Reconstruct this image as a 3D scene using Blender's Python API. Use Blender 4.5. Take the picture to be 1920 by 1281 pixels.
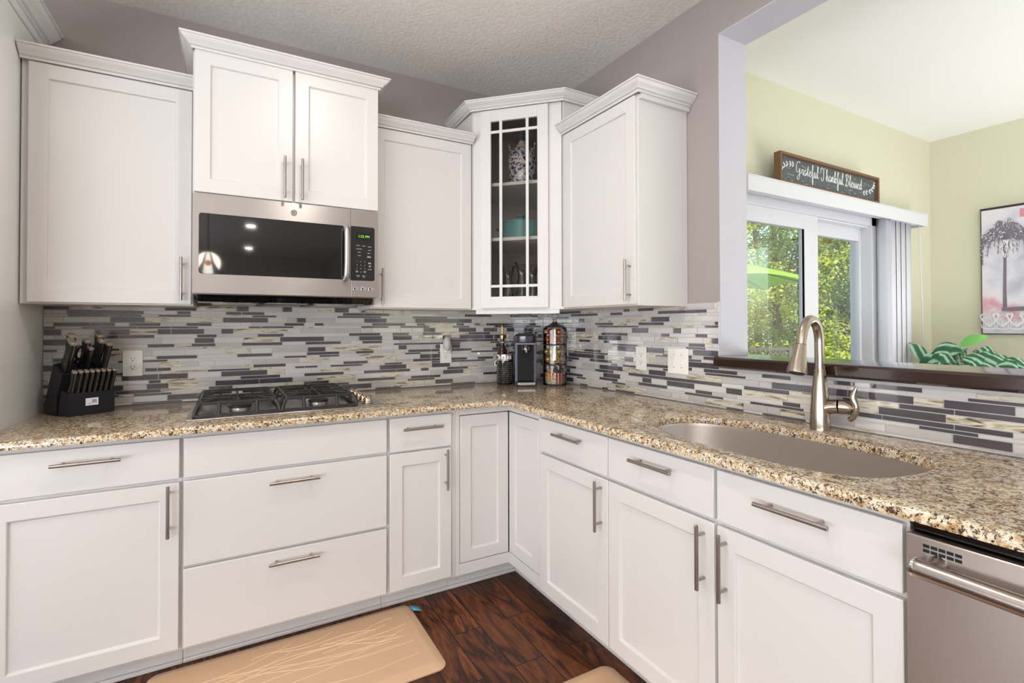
import bpy, bmesh, math, random
from math import pi, sin, cos, radians
from mathutils import Vector, Matrix
random.seed(7)
S = bpy.context.scene
COL = S.collection
for o in list(bpy.data.objects): bpy.data.objects.remove(o)

# ------------------------------------------------------------------ camera
cd = bpy.data.cameras.new('camera'); cam = bpy.data.objects.new('camera', cd); COL.objects.link(cam)
ya, pt, ro, foc = 0.5144, 0.0120, -0.0018, 942.7
r0 = Vector((cos(ya), -sin(ya), 0)); f0 = Vector((sin(ya), cos(ya), 0)); zz = Vector((0, 0, 1))
Fw = f0*cos(pt)+zz*sin(pt); Up0 = -f0*sin(pt)+zz*cos(pt)
Rt = r0*cos(ro)+Up0*sin(ro); Up = -r0*sin(ro)+Up0*cos(ro)
M = Matrix((Rt, Up, -Fw)).transposed().to_4x4(); M.translation = (-1.8911, -2.9055, 1.2815)
cam.matrix_world = M
cd.sensor_width = 36; cd.lens = foc/1920*36; cd.shift_y = -40.68/1920; cd.clip_start = .05; cd.clip_end = 200
S.camera = cam
S.view_settings.view_transform = 'Standard'; S.view_settings.look = 'None'
S.view_settings.gamma = 1; S.view_settings.use_curve_mapping = False
S.view_settings.exposure = -0.31

# ------------------------------------------------------------------ world, sun, fill light
W = bpy.data.worlds.new('sky'); S.world = W; W.use_nodes = True
nt = W.node_tree; bg = nt.nodes['Background']
sky = nt.nodes.new('ShaderNodeTexSky'); sky.sky_type = 'NISHITA'; sky.sun_disc = False
sky.sun_elevation = radians(50); sky.sun_rotation = radians(200); sky.air_density = 1.2; sky.dust_density = 1.5
nt.links.new(sky.outputs[0], bg.inputs[0]); bg.inputs[1].default_value = 0.6

def lamp(name, kind, loc, rot, energy, color=(1, 1, 1), **kw):
    d = bpy.data.lights.new(name, kind); d.energy = energy; d.color = color
    for k, v in kw.items(): setattr(d, k, v)
    o = bpy.data.objects.new(name, d); COL.objects.link(o); o.location = loc; o.rotation_euler = rot
    return o
lamp('sunlight', 'SUN', (6, -6, 12), (radians(42), 0, radians(-20)), 9, (1, .95, .86), angle=radians(1.0))
# added upturned fill panels behind and left of the camera, no windows there
lamp('rear_fill_light', 'AREA', (-5.4, -7.0, 1.0), (radians(150), 0, radians(-50)), 420, (.88, .94, 1.0), shape='RECTANGLE', size=3.6, size_y=1.8)
lamp('side_fill_light', 'AREA', (-5.4, -3.4, .9), (radians(153), 0, radians(-90)), 262, (.90, .95, 1.0), shape='RECTANGLE', size=4.4, size_y=1.7)
lamp('dining_fill_light', 'AREA', (1.6, -5.6, .9), (radians(150), 0, 0), 60, (.95, .97, 1.0), shape='RECTANGLE', size=2.6, size_y=1.6)  # added fill in front of a solid wall, lifts the dining ceiling
lamp('dining_side_fill_light', 'AREA', (2.5, -3.4, .35), (radians(152), 0, radians(90)), 78, (.95, .97, 1.0), shape='RECTANGLE', size=2.4, size_y=1.0)  # added fill near the floor, turned up to brighten the dining room

# ------------------------------------------------------------------ materials
def s2l(c): return tuple(((x/255)/12.92 if x/255 <= .04045 else ((x/255+.055)/1.055)**2.4) for x in c)
def new_mat(name):
    m = bpy.data.materials.new(name); m.use_nodes = True
    return m, m.node_tree.nodes, m.node_tree.links, m.node_tree.nodes['Principled BSDF']
def mat(name, rgb, rough=.5, metal=0, spec=None, coat=0, trans=0, ior=None, emit=None, estr=1, alpha=None, bump=None):
    m, n, l, b = new_mat(name)
    b.inputs['Base Color'].default_value = (*s2l(rgb), 1); b.inputs['Roughness'].default_value = rough
    b.inputs['Metallic'].default_value = metal
    if spec is not None: b.inputs['Specular IOR Level'].default_value = spec
    if coat: b.inputs['Coat Weight'].default_value = coat; b.inputs['Coat Roughness'].default_value = .05
    if trans: b.inputs['Transmission Weight'].default_value = trans
    if ior: b.inputs['IOR'].default_value = ior
    if emit: b.inputs['Emission Color'].default_value = (*s2l(emit), 1); b.inputs['Emission Strength'].default_value = estr
    # faint grain so that nothing is a perfectly flat colour
    tc = n.new('ShaderNodeTexCoord'); nz = n.new('ShaderNodeTexNoise'); nz.inputs['Scale'].default_value = (bump or (60, .02))[0]
    nz.inputs['Detail'].default_value = 3
    bp = n.new('ShaderNodeBump'); bp.inputs['Strength'].default_value = (bump or (60, .02))[1]; bp.inputs['Distance'].default_value = .01
    l.new(tc.outputs['Object'], nz.inputs['Vector']); l.new(nz.outputs[0], bp.inputs['Height']); l.new(bp.outputs[0], b.inputs['Normal'])
    return m
def ramp(n, stops, interp='LINEAR'):
    r = n.new('ShaderNodeValToRGB'); r.color_ramp.interpolation = interp
    e = r.color_ramp.elements
    e[0].position, e[0].color = stops[0][0], (*s2l(stops[0][1]), 1)
    e[1].position, e[1].color = stops[-1][0], (*s2l(stops[-1][1]), 1)
    for p, c in stops[1:-1]:
        k = e.new(p); k.color = (*s2l(c), 1)
    return r
def thin_glass(name, tint=(1, 1, 1), refl=.1, rough=0.0):
    m = bpy.data.materials.new(name); m.use_nodes = True; n = m.node_tree.nodes; l = m.node_tree.links
    n.clear(); out = n.new('ShaderNodeOutputMaterial'); mx = n.new('ShaderNodeMixShader')
    t = n.new('ShaderNodeBsdfTransparent'); t.inputs[0].default_value = (*tint, 1)
    g = n.new('ShaderNodeBsdfGlossy'); g.inputs['Roughness'].default_value = rough
    fr = n.new('ShaderNodeFresnel'); fr.inputs[0].default_value = 1.45
    mm = n.new('ShaderNodeMath'); mm.operation = 'MULTIPLY'; mm.inputs[1].default_value = refl*10; mm.use_clamp = True
    l.new(fr.outputs[0], mm.inputs[0]); l.new(mm.outputs[0], mx.inputs[0]); l.new(t.outputs[0], mx.inputs[1]); l.new(g.outputs[0], mx.inputs[2])
    l.new(mx.outputs[0], out.inputs[0]); return m

MT = {}
MT['white'] = mat('white_cabinet_paint', (213, 210, 208), .32, bump=(25, .012))
MT['trimwhite'] = mat('white_trim_paint', (196, 195, 203), .4)
MT['pantry'] = mat('white_panel_gloss', (248, 248, 247), .2, bump=(18, .01))
MT['wallgrey'] = mat('mauve_grey_wall_paint', (156, 148, 145), .55, bump=(140, .05))
MT['yellow'] = mat('pale_yellow_wall_paint', (213, 210, 187), .6, bump=(140, .05))
MT['ceil2'] = mat('white_ceiling_paint', (243, 243, 240), .8, bump=(120, .12))
MT['farwall'] = mat('warm_grey_wall_paint', (196, 186, 178), .6)
MT['steelh'] = mat('brushed_nickel', (168, 160, 154), .3, 1)
MT['matteblack'] = mat('matte_black_plastic', (24, 24, 27), .5, spec=.2)
MT['chrome'] = mat('chrome', (225, 225, 225), .08, 1)
MT['chrome2'] = mat('satin_cap_steel', (205, 192, 182), .35, .85)
MT['brass'] = mat('brass', (205, 160, 85), .22, 1)
MT['black'] = mat('black_plastic', (20, 20, 22), .35)
MT['blockblack'] = mat('black_lacquered_wood', (30, 30, 37), .5, spec=.25)
MT['gloss_black'] = mat('black_gloss', (14, 13, 14), .03, coat=.5, bump=(60, 0))
MT['iron'] = mat('cast_iron', (44, 42, 42), .38, .2, bump=(220, .15))
MT['dark'] = mat('dark_recess', (12, 11, 11), .8)
MT['cabin'] = mat('brown_cabinet_interior', (158, 142, 132), .6)
MT['plate'] = mat('white_switch_plate', (238, 235, 230), .35)
MT['slot'] = mat('dark_slot', (40, 36, 34), .6)
MT['sill'] = mat('espresso_wood_sill', (46, 28, 22), .16, coat=.4, bump=(30, .02))
MT['vinyl'] = mat('white_vinyl', (220, 220, 226), .4)
MT['vane'] = mat('white_blind_vane', (235, 235, 243), .55)
MT['glass'] = thin_glass('window_glass', (.98, .99, .985), .028)
MT['cabglass'] = thin_glass('cabinet_glass', (.85, .84, .82), .05)
MT['clear'] = thin_glass('clear_glassware', (.86, .88, .87), .16)
MT['teal'] = mat('teal_enamel', (52, 140, 142), .15, coat=.6)
MT['green'] = None
MT['lime'] = None

# brushed stainless: noise stretched sideways drives the roughness
def stainless(name, rgb, rough, axis, aniso=0):
    m, n, l, b = new_mat(name); b.inputs['Metallic'].default_value = 1
    b.inputs['Base Color'].default_value = (*s2l(rgb), 1)
    tc = n.new('ShaderNodeTexCoord'); mp = n.new('ShaderNodeMapping'); nz = n.new('ShaderNodeTexNoise')
    sc = [700, 700, 700]; sc[axis] = 4; mp.inputs['Scale'].default_value = sc; nz.inputs['Scale'].default_value = 1; nz.inputs['Detail'].default_value = 2
    mr = n.new('ShaderNodeMapRange'); mr.inputs[3].default_value = rough-.03; mr.inputs[4].default_value = rough+.04
    bp = n.new('ShaderNodeBump'); bp.inputs['Strength'].default_value = .008; bp.inputs['Distance'].default_value = .001
    l.new(tc.outputs['Object'], mp.inputs[0]); l.new(mp.outputs[0], nz.inputs['Vector']); l.new(nz.outputs[0], mr.inputs[0])
    if aniso:
        tg = n.new('ShaderNodeTangent'); tg.direction_type = 'RADIAL'; tg.axis = 'Z'; b.inputs['Anisotropic'].default_value = aniso; b.inputs['Anisotropic Rotation'].default_value = .25; l.new(tg.outputs[0], b.inputs['Tangent'])
    l.new(mr.outputs[0], b.inputs['Roughness']); l.new(nz.outputs[0], bp.inputs['Height']); l.new(bp.outputs[0], b.inputs['Normal'])
    return m
MT['steelx'] = stainless('brushed_stainless_horizontal', (196, 192, 189), .34, 0, .8)
MT['steely'] = stainless('brushed_stainless_dishwasher', (196, 186, 180), .36, 1, .8)
MT['sink'] = stainless('brushed_stainless_sink', (206, 198, 192), .36, 1)
MT['faucet'] = stainless('brushed_faucet_nickel', (176, 164, 150), .24, 2)

def ceiling_mat():
    m, n, l, b = new_mat('textured_beige_ceiling'); b.inputs['Roughness'].default_value = .9
    tc = n.new('ShaderNodeTexCoord'); nz = n.new('ShaderNodeTexNoise'); nz.inputs['Scale'].default_value = 55; nz.inputs['Detail'].default_value = 6
    r = ramp(n, [(.3, (230, 225, 219)), (.7, (240, 236, 231))]); bp = n.new('ShaderNodeBump'); bp.inputs['Strength'].default_value = .55; bp.inputs['Distance'].default_value = .006
    l.new(tc.outputs['Object'], nz.inputs['Vector']); l.new(nz.outputs[0], r.inputs[0]); l.new(r.outputs[0], b.inputs['Base Color'])
    l.new(nz.outputs[0], bp.inputs['Height']); l.new(bp.outputs[0], b.inputs['Normal']); return m
MT['ceil'] = ceiling_mat()

def granite_mat():
    m, n, l, b = new_mat('speckled_granite'); b.inputs['Roughness'].default_value = .09; b.inputs['Specular IOR Level'].default_value = .62
    tc = n.new('ShaderNodeTexCoord')
    def noise(scale, detail=4, rough=.6, dist=0):
        z = n.new('ShaderNodeTexNoise'); z.inputs['Scale'].default_value = scale; z.inputs['Detail'].default_value = detail
        z.inputs['Roughness'].default_value = rough; z.inputs['Distortion'].default_value = dist
        l.new(tc.outputs['Object'], z.inputs['Vector']); return z
    def mix(fac, c1, c2):
        x = n.new('ShaderNodeMix'); x.data_type = 'RGBA'
        l.new(fac, x.inputs[0])
        if isinstance(c1, tuple): x.inputs[6].default_value = (*s2l(c1), 1)
        else: l.new(c1, x.inputs[6])
        x.inputs[7].default_value = (*s2l(c2), 1); return x.outputs[2]
    def thr(node, a, c):
        r = n.new('ShaderNodeMapRange'); r.inputs[1].default_value = a; r.inputs[2].default_value = c; l.new(node.outputs[0], r.inputs[0]); return r.outputs[0]
    base = ramp(n, [(.34, (158, 126, 90)), (.45, (204, 179, 140)), (.55, (228, 215, 190)), (.68, (194, 182, 164))]); z0 = noise(52, 5); l.new(z0.outputs[0], base.inputs[0])
    c = mix(thr(noise(34, 4, .6, .4), .55, .68), base.outputs[0], (168, 134, 94))
    c = mix(thr(noise(130, 3, .55), .59, .63), c, (132, 118, 108))
    c = mix(thr(noise(105, 4, .65, .6), .55, .595), c, (80, 60, 50))
    c = mix(thr(noise(165, 3, .6, .3), .585, .62), c, (34, 30, 33))
    l.new(c, b.inputs['Base Color']); return m
MT['granite'] = granite_mat()

def floor_mat():
    m, n, l, b = new_mat('dark_walnut_planks'); b.inputs['Roughness'].default_value = .42; b.inputs['Specular IOR Level'].default_value = .3
    tc = n.new('ShaderNodeTexCoord'); mp = n.new('ShaderNodeMapping'); mp.inputs['Rotation'].default_value = (0, 0, radians(90)); mp.inputs['Location'].default_value = (.31, .052, 0)
    l.new(tc.outputs['Object'], mp.inputs[0])
    br = n.new('ShaderNodeTexBrick'); br.inputs['Scale'].default_value = 1; br.inputs['Brick Width'].default_value = .78; br.inputs['Row Height'].default_value = .128
    br.inputs['Mortar Size'].default_value = .0028; br.inputs['Mortar Smooth'].default_value = .3; br.offset = .37; br.inputs['Bias'].default_value = 0
    br.inputs['Color1'].default_value = (0, 0, 0, 1); br.inputs['Color2'].default_value = (1, 1, 1, 1); br.inputs['Mortar'].default_value = (.5, .5, .5, 1)
    l.new(mp.outputs[0], br.inputs['Vector'])
    # grain, offset per plank
    mp2 = n.new('ShaderNodeMapping'); mp2.inputs['Scale'].default_value = (1.8, 9, 1); l.new(mp.outputs[0], mp2.inputs[0])
    add = n.new('ShaderNodeVectorMath'); add.operation = 'ADD'; l.new(mp2.outputs[0], add.inputs[0])
    sc = n.new('ShaderNodeVectorMath'); sc.operation = 'SCALE'; sc.inputs[3].default_value = 7; l.new(br.outputs[0], sc.inputs[0]); l.new(sc.outputs[0], add.inputs[1])
    z = n.new('ShaderNodeTexNoise'); z.inputs['Scale'].default_value = 1.6; z.inputs['Detail'].default_value = 5; z.inputs['Distortion'].default_value = 1.4; l.new(add.outputs[0], z.inputs['Vector'])
    wv = n.new('ShaderNodeMath'); wv.operation = 'MULTIPLY'; wv.inputs[1].default_value = 7; l.new(z.outputs[0], wv.inputs[0])
    fr = n.new('ShaderNodeMath'); fr.operation = 'PINGPONG'; fr.inputs[1].default_value = 1; l.new(wv.outputs[0], fr.inputs[0])
    r = ramp(n, [(0, (40, 19, 9)), (.35, (76, 39, 19)), (.75, (96, 52, 26)), (1, (112, 62, 31))]); l.new(fr.outputs[0], r.inputs[0])
    hs = n.new('ShaderNodeHueSaturation'); l.new(r.outputs[0], hs.inputs['Color'])
    mr = n.new('ShaderNodeMapRange'); mr.inputs[3].default_value = .6; mr.inputs[4].default_value = 1.5; l.new(br.outputs[0], mr.inputs[0]); l.new(mr.outputs[0], hs.inputs['Value'])
    fine = n.new('ShaderNodeTexNoise'); fine.inputs['Scale'].default_value = 5; fine.inputs['Detail'].default_value = 6; l.new(add.outputs[0], fine.inputs['Vector'])
    mrf = n.new('ShaderNodeMapRange'); mrf.inputs[1].default_value = .3; mrf.inputs[2].default_value = .7; mrf.inputs[3].default_value = .7; mrf.inputs[4].default_value = 1.25; l.new(fine.outputs[0], mrf.inputs[0])
    hs2 = n.new('ShaderNodeHueSaturation'); l.new(hs.outputs[0], hs2.inputs['Color']); l.new(mrf.outputs[0], hs2.inputs['Value'])
    mx = n.new('ShaderNodeMix'); mx.data_type = 'RGBA'; l.new(br.outputs['Fac'], mx.inputs[0]); l.new(hs2.outputs[0], mx.inputs[6]); mx.inputs[7].default_value = (.006, .003, .002, 1)
    l.new(mx.outputs[2], b.inputs['Base Color'])
    bp = n.new('ShaderNodeBump'); bp.inputs['Strength'].default_value = .25; bp.inputs['Distance'].default_value = .004; l.new(fine.outputs[0], bp.inputs['Height']); l.new(bp.outputs[0], b.inputs['Normal'])
    return m
MT['floor'] = floor_mat()

def tile_glass(name, rgb, rgb2=None, rough=.06, streak=False):
    m, n, l, b = new_mat(name); b.inputs['Roughness'].default_value = rough; b.inputs['Coat Weight'].default_value = 1; b.inputs['Coat IOR'].default_value = 1.65; b.inputs['Coat Roughness'].default_value = .03
    tc = n.new('ShaderNodeTexCoord'); z = n.new('ShaderNodeTexNoise'); mp = n.new('ShaderNodeMapping')
    mp.inputs['Scale'].default_value = (8, 8, 60) if streak else (6, 6, 6); l.new(tc.outputs['Object'], mp.inputs[0]); l.new(mp.outputs[0], z.inputs['Vector'])
    z.inputs['Scale'].default_value = 1; z.inputs['Detail'].default_value = 4 if streak else 1; z.inputs['Distortion'].default_value = 1.2 if streak else 0
    if streak: r = ramp(n, [(.33, (84, 74, 62)), (.41, (168, 156, 130)), (.5, (208, 204, 192)), (.6, (203, 196, 175)), (.7, (154, 142, 112))])
    else: r = ramp(n, [(.3, rgb), (.7, rgb2 or rgb)])
    l.new(z.outputs[0], r.inputs[0]); l.new(r.outputs[0], b.inputs['Base Color']); return m
TILES = [tile_glass('white_glass_tile', (198, 195, 192), (209, 206, 203)), tile_glass('frosted_grey_glass_tile', (178, 174, 172), (192, 189, 187), .2),
         tile_glass('slate_glass_tile', (70, 65, 70), (82, 77, 82), .12), tile_glass('marbled_glass_tile', (0, 0, 0), streak=True),
         mat('pale_grout', (198, 196, 196), .8)]
def leaf_mat(name, c1, c2, transl=.35, scale=.9):
    m = bpy.data.materials.new(name); m.use_nodes = True; n = m.node_tree.nodes; l = m.node_tree.links; n.clear()
    out = n.new('ShaderNodeOutputMaterial'); mx = n.new('ShaderNodeMixShader'); mx.inputs[0].default_value = transl
    d = n.new('ShaderNodeBsdfPrincipled'); d.inputs['Roughness'].default_value = .5; t = n.new('ShaderNodeBsdfTranslucent')
    tc = n.new('ShaderNodeTexCoord'); z = n.new('ShaderNodeTexNoise'); z.inputs['Scale'].default_value = scale; z.inputs['Detail'].default_value = 4
    r = ramp(n, [(.35, c1), (.65, c2)]); l.new(tc.outputs['Object'], z.inputs['Vector']); l.new(z.outputs[0], r.inputs[0])
    l.new(r.outputs[0], d.inputs['Base Color']); l.new(r.outputs[0], t.inputs[0]); l.new(d.outputs[0], mx.inputs[1]); l.new(t.outputs[0], mx.inputs[2]); l.new(mx.outputs[0], out.inputs[0])
    return m
MT['leafA'] = leaf_mat('yellow_green_leaves', (98, 128, 30), (208, 212, 84), .45, 1.3)
MT['leafB'] = leaf_mat('mid_green_leaves', (66, 100, 30), (158, 182, 66), .35, 1.3)
MT['bark'] = mat('bark', (86, 70, 56), .9, bump=(20, .5))
MT['lime'] = leaf_mat('lime_umbrella_cloth', (150, 190, 50), (158, 198, 58), .45, 1)
MT['grass'] = leaf_mat('lawn', (90, 120, 50), (130, 150, 70), .1, 3)
MT['lattice'] = mat('dark_lattice_wood', (70, 66, 66), .8)
MT['mat'] = mat('beige_foam_mat', (208, 172, 138), .38, bump=(35, .05))
MT['matline'] = mat('beige_foam_mat_line', (226, 192, 158), .4)
MT['tape'] = mat('blue_tape', (86, 168, 200), .6)

# ------------------------------------------------------------------ mesh helpers
class MB:
    def __init__(s): s.v = []; s.f = []; s.m = []; s.T = Matrix.Identity(4)
    def add(s, vs, fs, mi=0):
        o = len(s.v); s.v += [tuple(s.T @ Vector(p)) for p in vs]
        s.f += [tuple(i+o for i in f) for f in fs]; s.m += [mi]*len(fs)
    def box(s, x0, x1, y0, y1, z0, z1, mi=0):
        s.add([(x, y, z) for x in (x0, x1) for y in (y0, y1) for z in (z0, z1)],
              [(0, 1, 3, 2), (4, 6, 7, 5), (0, 4, 5, 1), (2, 3, 7, 6), (0, 2, 6, 4), (1, 5, 7, 3)], mi)
    def tube(s, pts, r, n=14, mi=0, caps=True):
        P = [Vector(p) for p in pts]; rs = r if isinstance(r, (list, tuple)) else [r]*len(P)
        vs = []; up = None
        for i, p in enumerate(P):
            t = ((P[min(i+1, len(P)-1)]-P[max(i-1, 0)])).normalized()
            if up is None:
                up = Vector((0, 0, 1)) if abs(t.z) < .9 else Vector((1, 0, 0))
            a = t.cross(up).normalized(); bb = a.cross(t).normalized(); up = bb
            for k in range(n):
                th = 2*pi*k/n; vs.append(tuple(p+(a*cos(th)+bb*sin(th))*rs[i]))
        fs = [(i*n+k, i*n+(k+1) % n, (i+1)*n+(k+1) % n, (i+1)*n+k) for i in range(len(P)-1) for k in range(n)]
        if caps: fs += [tuple(range(n-1, -1, -1)), tuple((len(P)-1)*n+k for k in range(n))]
        s.add(vs, fs, mi)
    def lathe(s, prof, c=(0, 0, 0), n=32, mi=0, sx=1, sy=1):
        vs = []; fs = []
        for r, z in prof:
            for k in range(n):
                th = 2*pi*k/n; vs.append((c[0]+r*sx*cos(th), c[1]+r*sy*sin(th), c[2]+z))
        for i in range(len(prof)-1):
            for k in range(n): fs.append((i*n+k, i*n+(k+1) % n, (i+1)*n+(k+1) % n, (i+1)*n+k))
        if prof[0][0] > 1e-5: fs.append(tuple(range(n-1, -1, -1)))
        if prof[-1][0] > 1e-5: fs.append(tuple((len(prof)-1)*n+k for k in range(n)))
        s.add(vs, fs, mi)
    def prism(s, poly, z0, z1, mi=0):   # poly in xy
        n = len(poly); s.add([(x, y, z0) for x, y in poly]+[(x, y, z1) for x, y in poly],
              [tuple(range(n-1, -1, -1)), tuple(range(n, 2*n))]+[(i, (i+1) % n, n+(i+1) % n, n+i) for i in range(n)], mi)
    def ball(s, c, r, n=16, m=10, mi=0, sc=(1, 1, 1)):
        vs = [(c[0], c[1], c[2]-r*sc[2])]
        for j in range(1, m):
            ph = -pi/2+pi*j/m
            for k in range(n):
                th = 2*pi*k/n; vs.append((c[0]+r*sc[0]*cos(ph)*cos(th), c[1]+r*sc[1]*cos(ph)*sin(th), c[2]+r*sc[2]*sin(ph)))
        vs.append((c[0], c[1], c[2]+r*sc[2])); fs = []
        for k in range(n):
            fs.append((0, 1+(k+1) % n, 1+k)); fs.append((len(vs)-1, 1+(m-2)*n+k, 1+(m-2)*n+(k+1) % n))
            for j in range(m-2): fs.append((1+j*n+k, 1+j*n+(k+1) % n, 1+(j+1)*n+(k+1) % n, 1+(j+1)*n+k))
        s.add(vs, fs, mi)
    def build(s, name, mats, parent=None, bevel=0, seg=2, smooth=True, raw=False):
        me = bpy.data.meshes.new(name)
        off = Vector((0, 0, 0))
        if parent is not None and not raw:
            q = parent
            while q.parent: q = q.parent
            off = q.location
        me.from_pydata([tuple(Vector(v)-off) for v in s.v], [], s.f)
        if not isinstance(mats, (list, tuple)): mats = [mats]
        for m in mats: me.materials.append(m)
        me.polygons.foreach_set('material_index', s.m)
        bm = bmesh.new(); bm.from_mesh(me); bmesh.ops.recalc_face_normals(bm, faces=bm.faces); bm.to_mesh(me); bm.free()
        if smooth:
            me.polygons.foreach_set('use_smooth', [True]*len(me.polygons)); me.set_sharp_from_angle(angle=radians(32))
        me.update()
        o = bpy.data.objects.new(name, me); COL.objects.link(o)
        if parent is not None: o.parent = parent
        if bevel:
            b = o.modifiers.new('bevel', 'BEVEL'); b.width = bevel; b.segments = seg; b.limit_method = 'ANGLE'; b.angle_limit = radians(40); b.harden_normals = False
        return o
def thing(name, label, cat, loc=(0, 0, 0), group=None):
    o = bpy.data.objects.new(name, None); COL.objects.link(o); o.location = loc; o.empty_display_size = .05
    o['label'] = label; o['category'] = cat
    if group: o['group'] = group
    return o
def tag(o, label, cat, group=None):
    o['label'] = label; o['category'] = cat
    if group: o['group'] = group
    return o
def struct(o): o['kind'] = 'structure'; return o
def copy_tree(o, parent=None):
    kids = list(o.children); c = o.copy(); COL.objects.link(c); c.parent = parent
    for k in kids: copy_tree(k, c)
    return c
def frame(origin, a, n):      # local x = along, local y = outward normal, local z = up
    a = Vector(a).normalized(); n = Vector(n).normalized()
    m = Matrix((a, n, (0, 0, 1))).transposed().to_4x4(); m.translation = origin; return m
def smooth_path(pts, k=6):
    P = [Vector(p) for p in pts]; out = []
    for i in range(len(P)-1):
        p0 = P[max(i-1, 0)]; p1 = P[i]; p2 = P[i+1]; p3 = P[min(i+2, len(P)-1)]
        for j in range(k):
            t = j/k; out.append(.5*((2*p1)+(p2-p0)*t+(2*p0-5*p1+4*p2-p3)*t*t+(3*p1-p0-3*p2+p3)*t**3))
    out.append(P[-1]); return out
def text_into(mb, txt, size, T, mi=0, extr=.0004, align='CENTER'):
    c = bpy.data.curves.new('t', 'FONT'); c.body = txt; c.size = size; c.extrude = extr; c.align_x = align; c.resolution_u = 2
    o = bpy.data.objects.new('t', c); COL.objects.link(o); dg = bpy.context.evaluated_depsgraph_get()
    me = bpy.data.meshes.new_from_object(o.evaluated_get(dg)); bpy.data.objects.remove(o)
    old = mb.T; mb.T = T; mb.add([tuple(v.co) for v in me.vertices], [tuple(p.vertices) for p in me.polygons], mi); mb.T = old
    bpy.data.meshes.remove(me); bpy.data.curves.remove(c)
def text_frame(origin, a, n):   # text x -> a, text y -> up, text z -> n
    m = Matrix((Vector(a).normalized(), (0, 0, 1), Vector(n).normalized())).transposed().to_4x4(); m.translation = origin; return m

ZC = .918      # counter top
CEIL = 2.778
# ------------------------------------------------------------------ the room
def slab(name, x0, x1, y0, y1, z0, z1, m):
    b = MB(); b.box(x0, x1, y0, y1, z0, z1); return struct(b.build(name, m))
slab('floor', -6.1, 3.3, -10.1, .15, -.1, 0, MT['floor'])
slab('ceiling', -6.1, 0, -10.1, .15, CEIL, CEIL+.1, MT['ceil'])
slab('ceiling_dining', .0001, 3.3, -6.1, .15, CEIL, CEIL+.1, MT['ceil2'])
slab('wall_back', -6.1, 0, 0, .15, 0, CEIL, MT['wallgrey'])
# right wall with the pass-through opening
OY0, OY1, OZ0, OZ1, WT = -1.427, -5.20, 1.118, 2.578, .17
b = MB()
b.box(0, WT, OY0, .15, 0, CEIL); b.box(0, WT, -10.1, OY1, 0, CEIL); b.box(0, WT, OY1, OY0, 0, OZ0); b.box(0, WT, OY1, OY0, OZ1, CEIL)
struct(b.build('wall_right', MT['wallgrey']))
b = MB(); t = .004       # white painted lining of the opening
b.box(-.001, WT+.012, OY0-t, OY0, OZ0, OZ1); b.box(-.001, WT+.012, OY1, OY0, OZ1-t, OZ1); b.box(-.001, WT+.012, OY1, OY1+t, OZ0, OZ1)
struct(b.build('trim_1', MT['trimwhite']))
# dining room beyond
b = MB(); b.box(3.1, 3.25, -2.36, -1.02, 0, CEIL); b.box(3.1, 3.25, -6.1, -3.5, 0, CEIL); b.box(3.1, 3.25, -3.5, -2.36, 0, .9); b.box(3.1, 3.25, -3.5, -2.36, 2.18, CEIL)
struct(b.build('wall_dining_far', MT['yellow']))
b = MB(); b.box(3.14, 3.2, -2.41, -2.36, .9, 2.18); b.box(3.14, 3.2, -3.5, -3.45, .9, 2.18); b.box(3.14, 3.2, -3.45, -2.41, .9, .95); b.box(3.14, 3.2, -3.45, -2.41, 2.13, 2.18); w1 = struct(b.build('window_1', MT['vinyl'], bevel=.002))
b = MB(); b.box(3.165, 3.172, -3.455, -2.405, .945, 2.135); b.build('pane', MT['glass'], w1, raw=True)
slab('wall_dining_front', WT, 3.1, -6.1, -5.95, 0, CEIL, MT['yellow'])
b = MB(); DY = -1.02; DX0, DX1, DZ1 = .55, 2.22, 2.08
b.box(WT, DX0, DY, DY+.15, 0, CEIL); b.box(DX1, 3.25, DY, DY+.15, 0, CEIL); b.box(DX0, DX1, DY, DY+.15, DZ1, CEIL)
struct(b.build('wall_dining_back', MT['yellow']))
b = MB(); b.box(WT, WT+.006, -5.95, OY1, 0, CEIL); b.box(WT, WT+.006, OY1, OY0, 0, OZ0); b.box(WT, WT+.006, OY1, OY0, OZ1, CEIL); b.box(WT, WT+.006, OY0, DY, 0, CEIL)
struct(b.build('wall_dining_kitchen_side', MT['yellow']))
slab('wall_left', -6.1, -6.0, -10.1, 0, 0, CEIL, MT['farwall'])
slab('wall_rear', -6.0, 0, -10.1, -10.0, 0, CEIL, MT['farwall'])

# ------------------------------------------------------------------ sliding door
T6 = [(DX0, DX1)]
door = struct(thing('door_1', 'white vinyl sliding patio door', 'door', (DX0, DY, 0)))
for k in ('label', 'category'): del door[k]
b = MB()    # outer frame
b.box(DX0, DX0+.05, DY-.01, DY+.14, 0, DZ1); b.box(2.155, DX1, DY-.01, DY+.14, 0, DZ1); b.box(DX0, DX1, DY-.01, DY+.14, 1.998, DZ1); b.box(DX0, DX1, DY-.01, DY+.14, 0, .05)
for i in range(3): b.box(DX0+.05, 2.155, DY+.01+.03*i, DY+.02+.03*i, 1.985, 1.9985)
b.build('door_frame', MT['vinyl'], door, bevel=.003)
def sash(x0, x1, y, g0, g1, gz0, gz1, top):
    b = MB(); b.box(x0, g0, y, y+.04, .05, top); b.box(g1, x1, y, y+.04, .05, top); b.box(g0, g1, y, y+.04, gz1, top); b.box(g0, g1, y, y+.04, .05, gz0)
    o = b.build('sash', MT['vinyl'], door, bevel=.003)
    b = MB(); b.box(g0-.005, g1+.005, y+.016, y+.024, gz0-.005, gz1+.005); b.build('pane', MT['glass'], o)
sash(.60, 1.50, DY+.005, .68, 1.345, .15, 1.903, 2.0)
b = MB(); b.box(1.345, 1.352, DY+.006, DY+.02, .15, 1.903); b.build('weather_strip', mat('grey_gasket', (120, 124, 126), .6), door)
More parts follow.
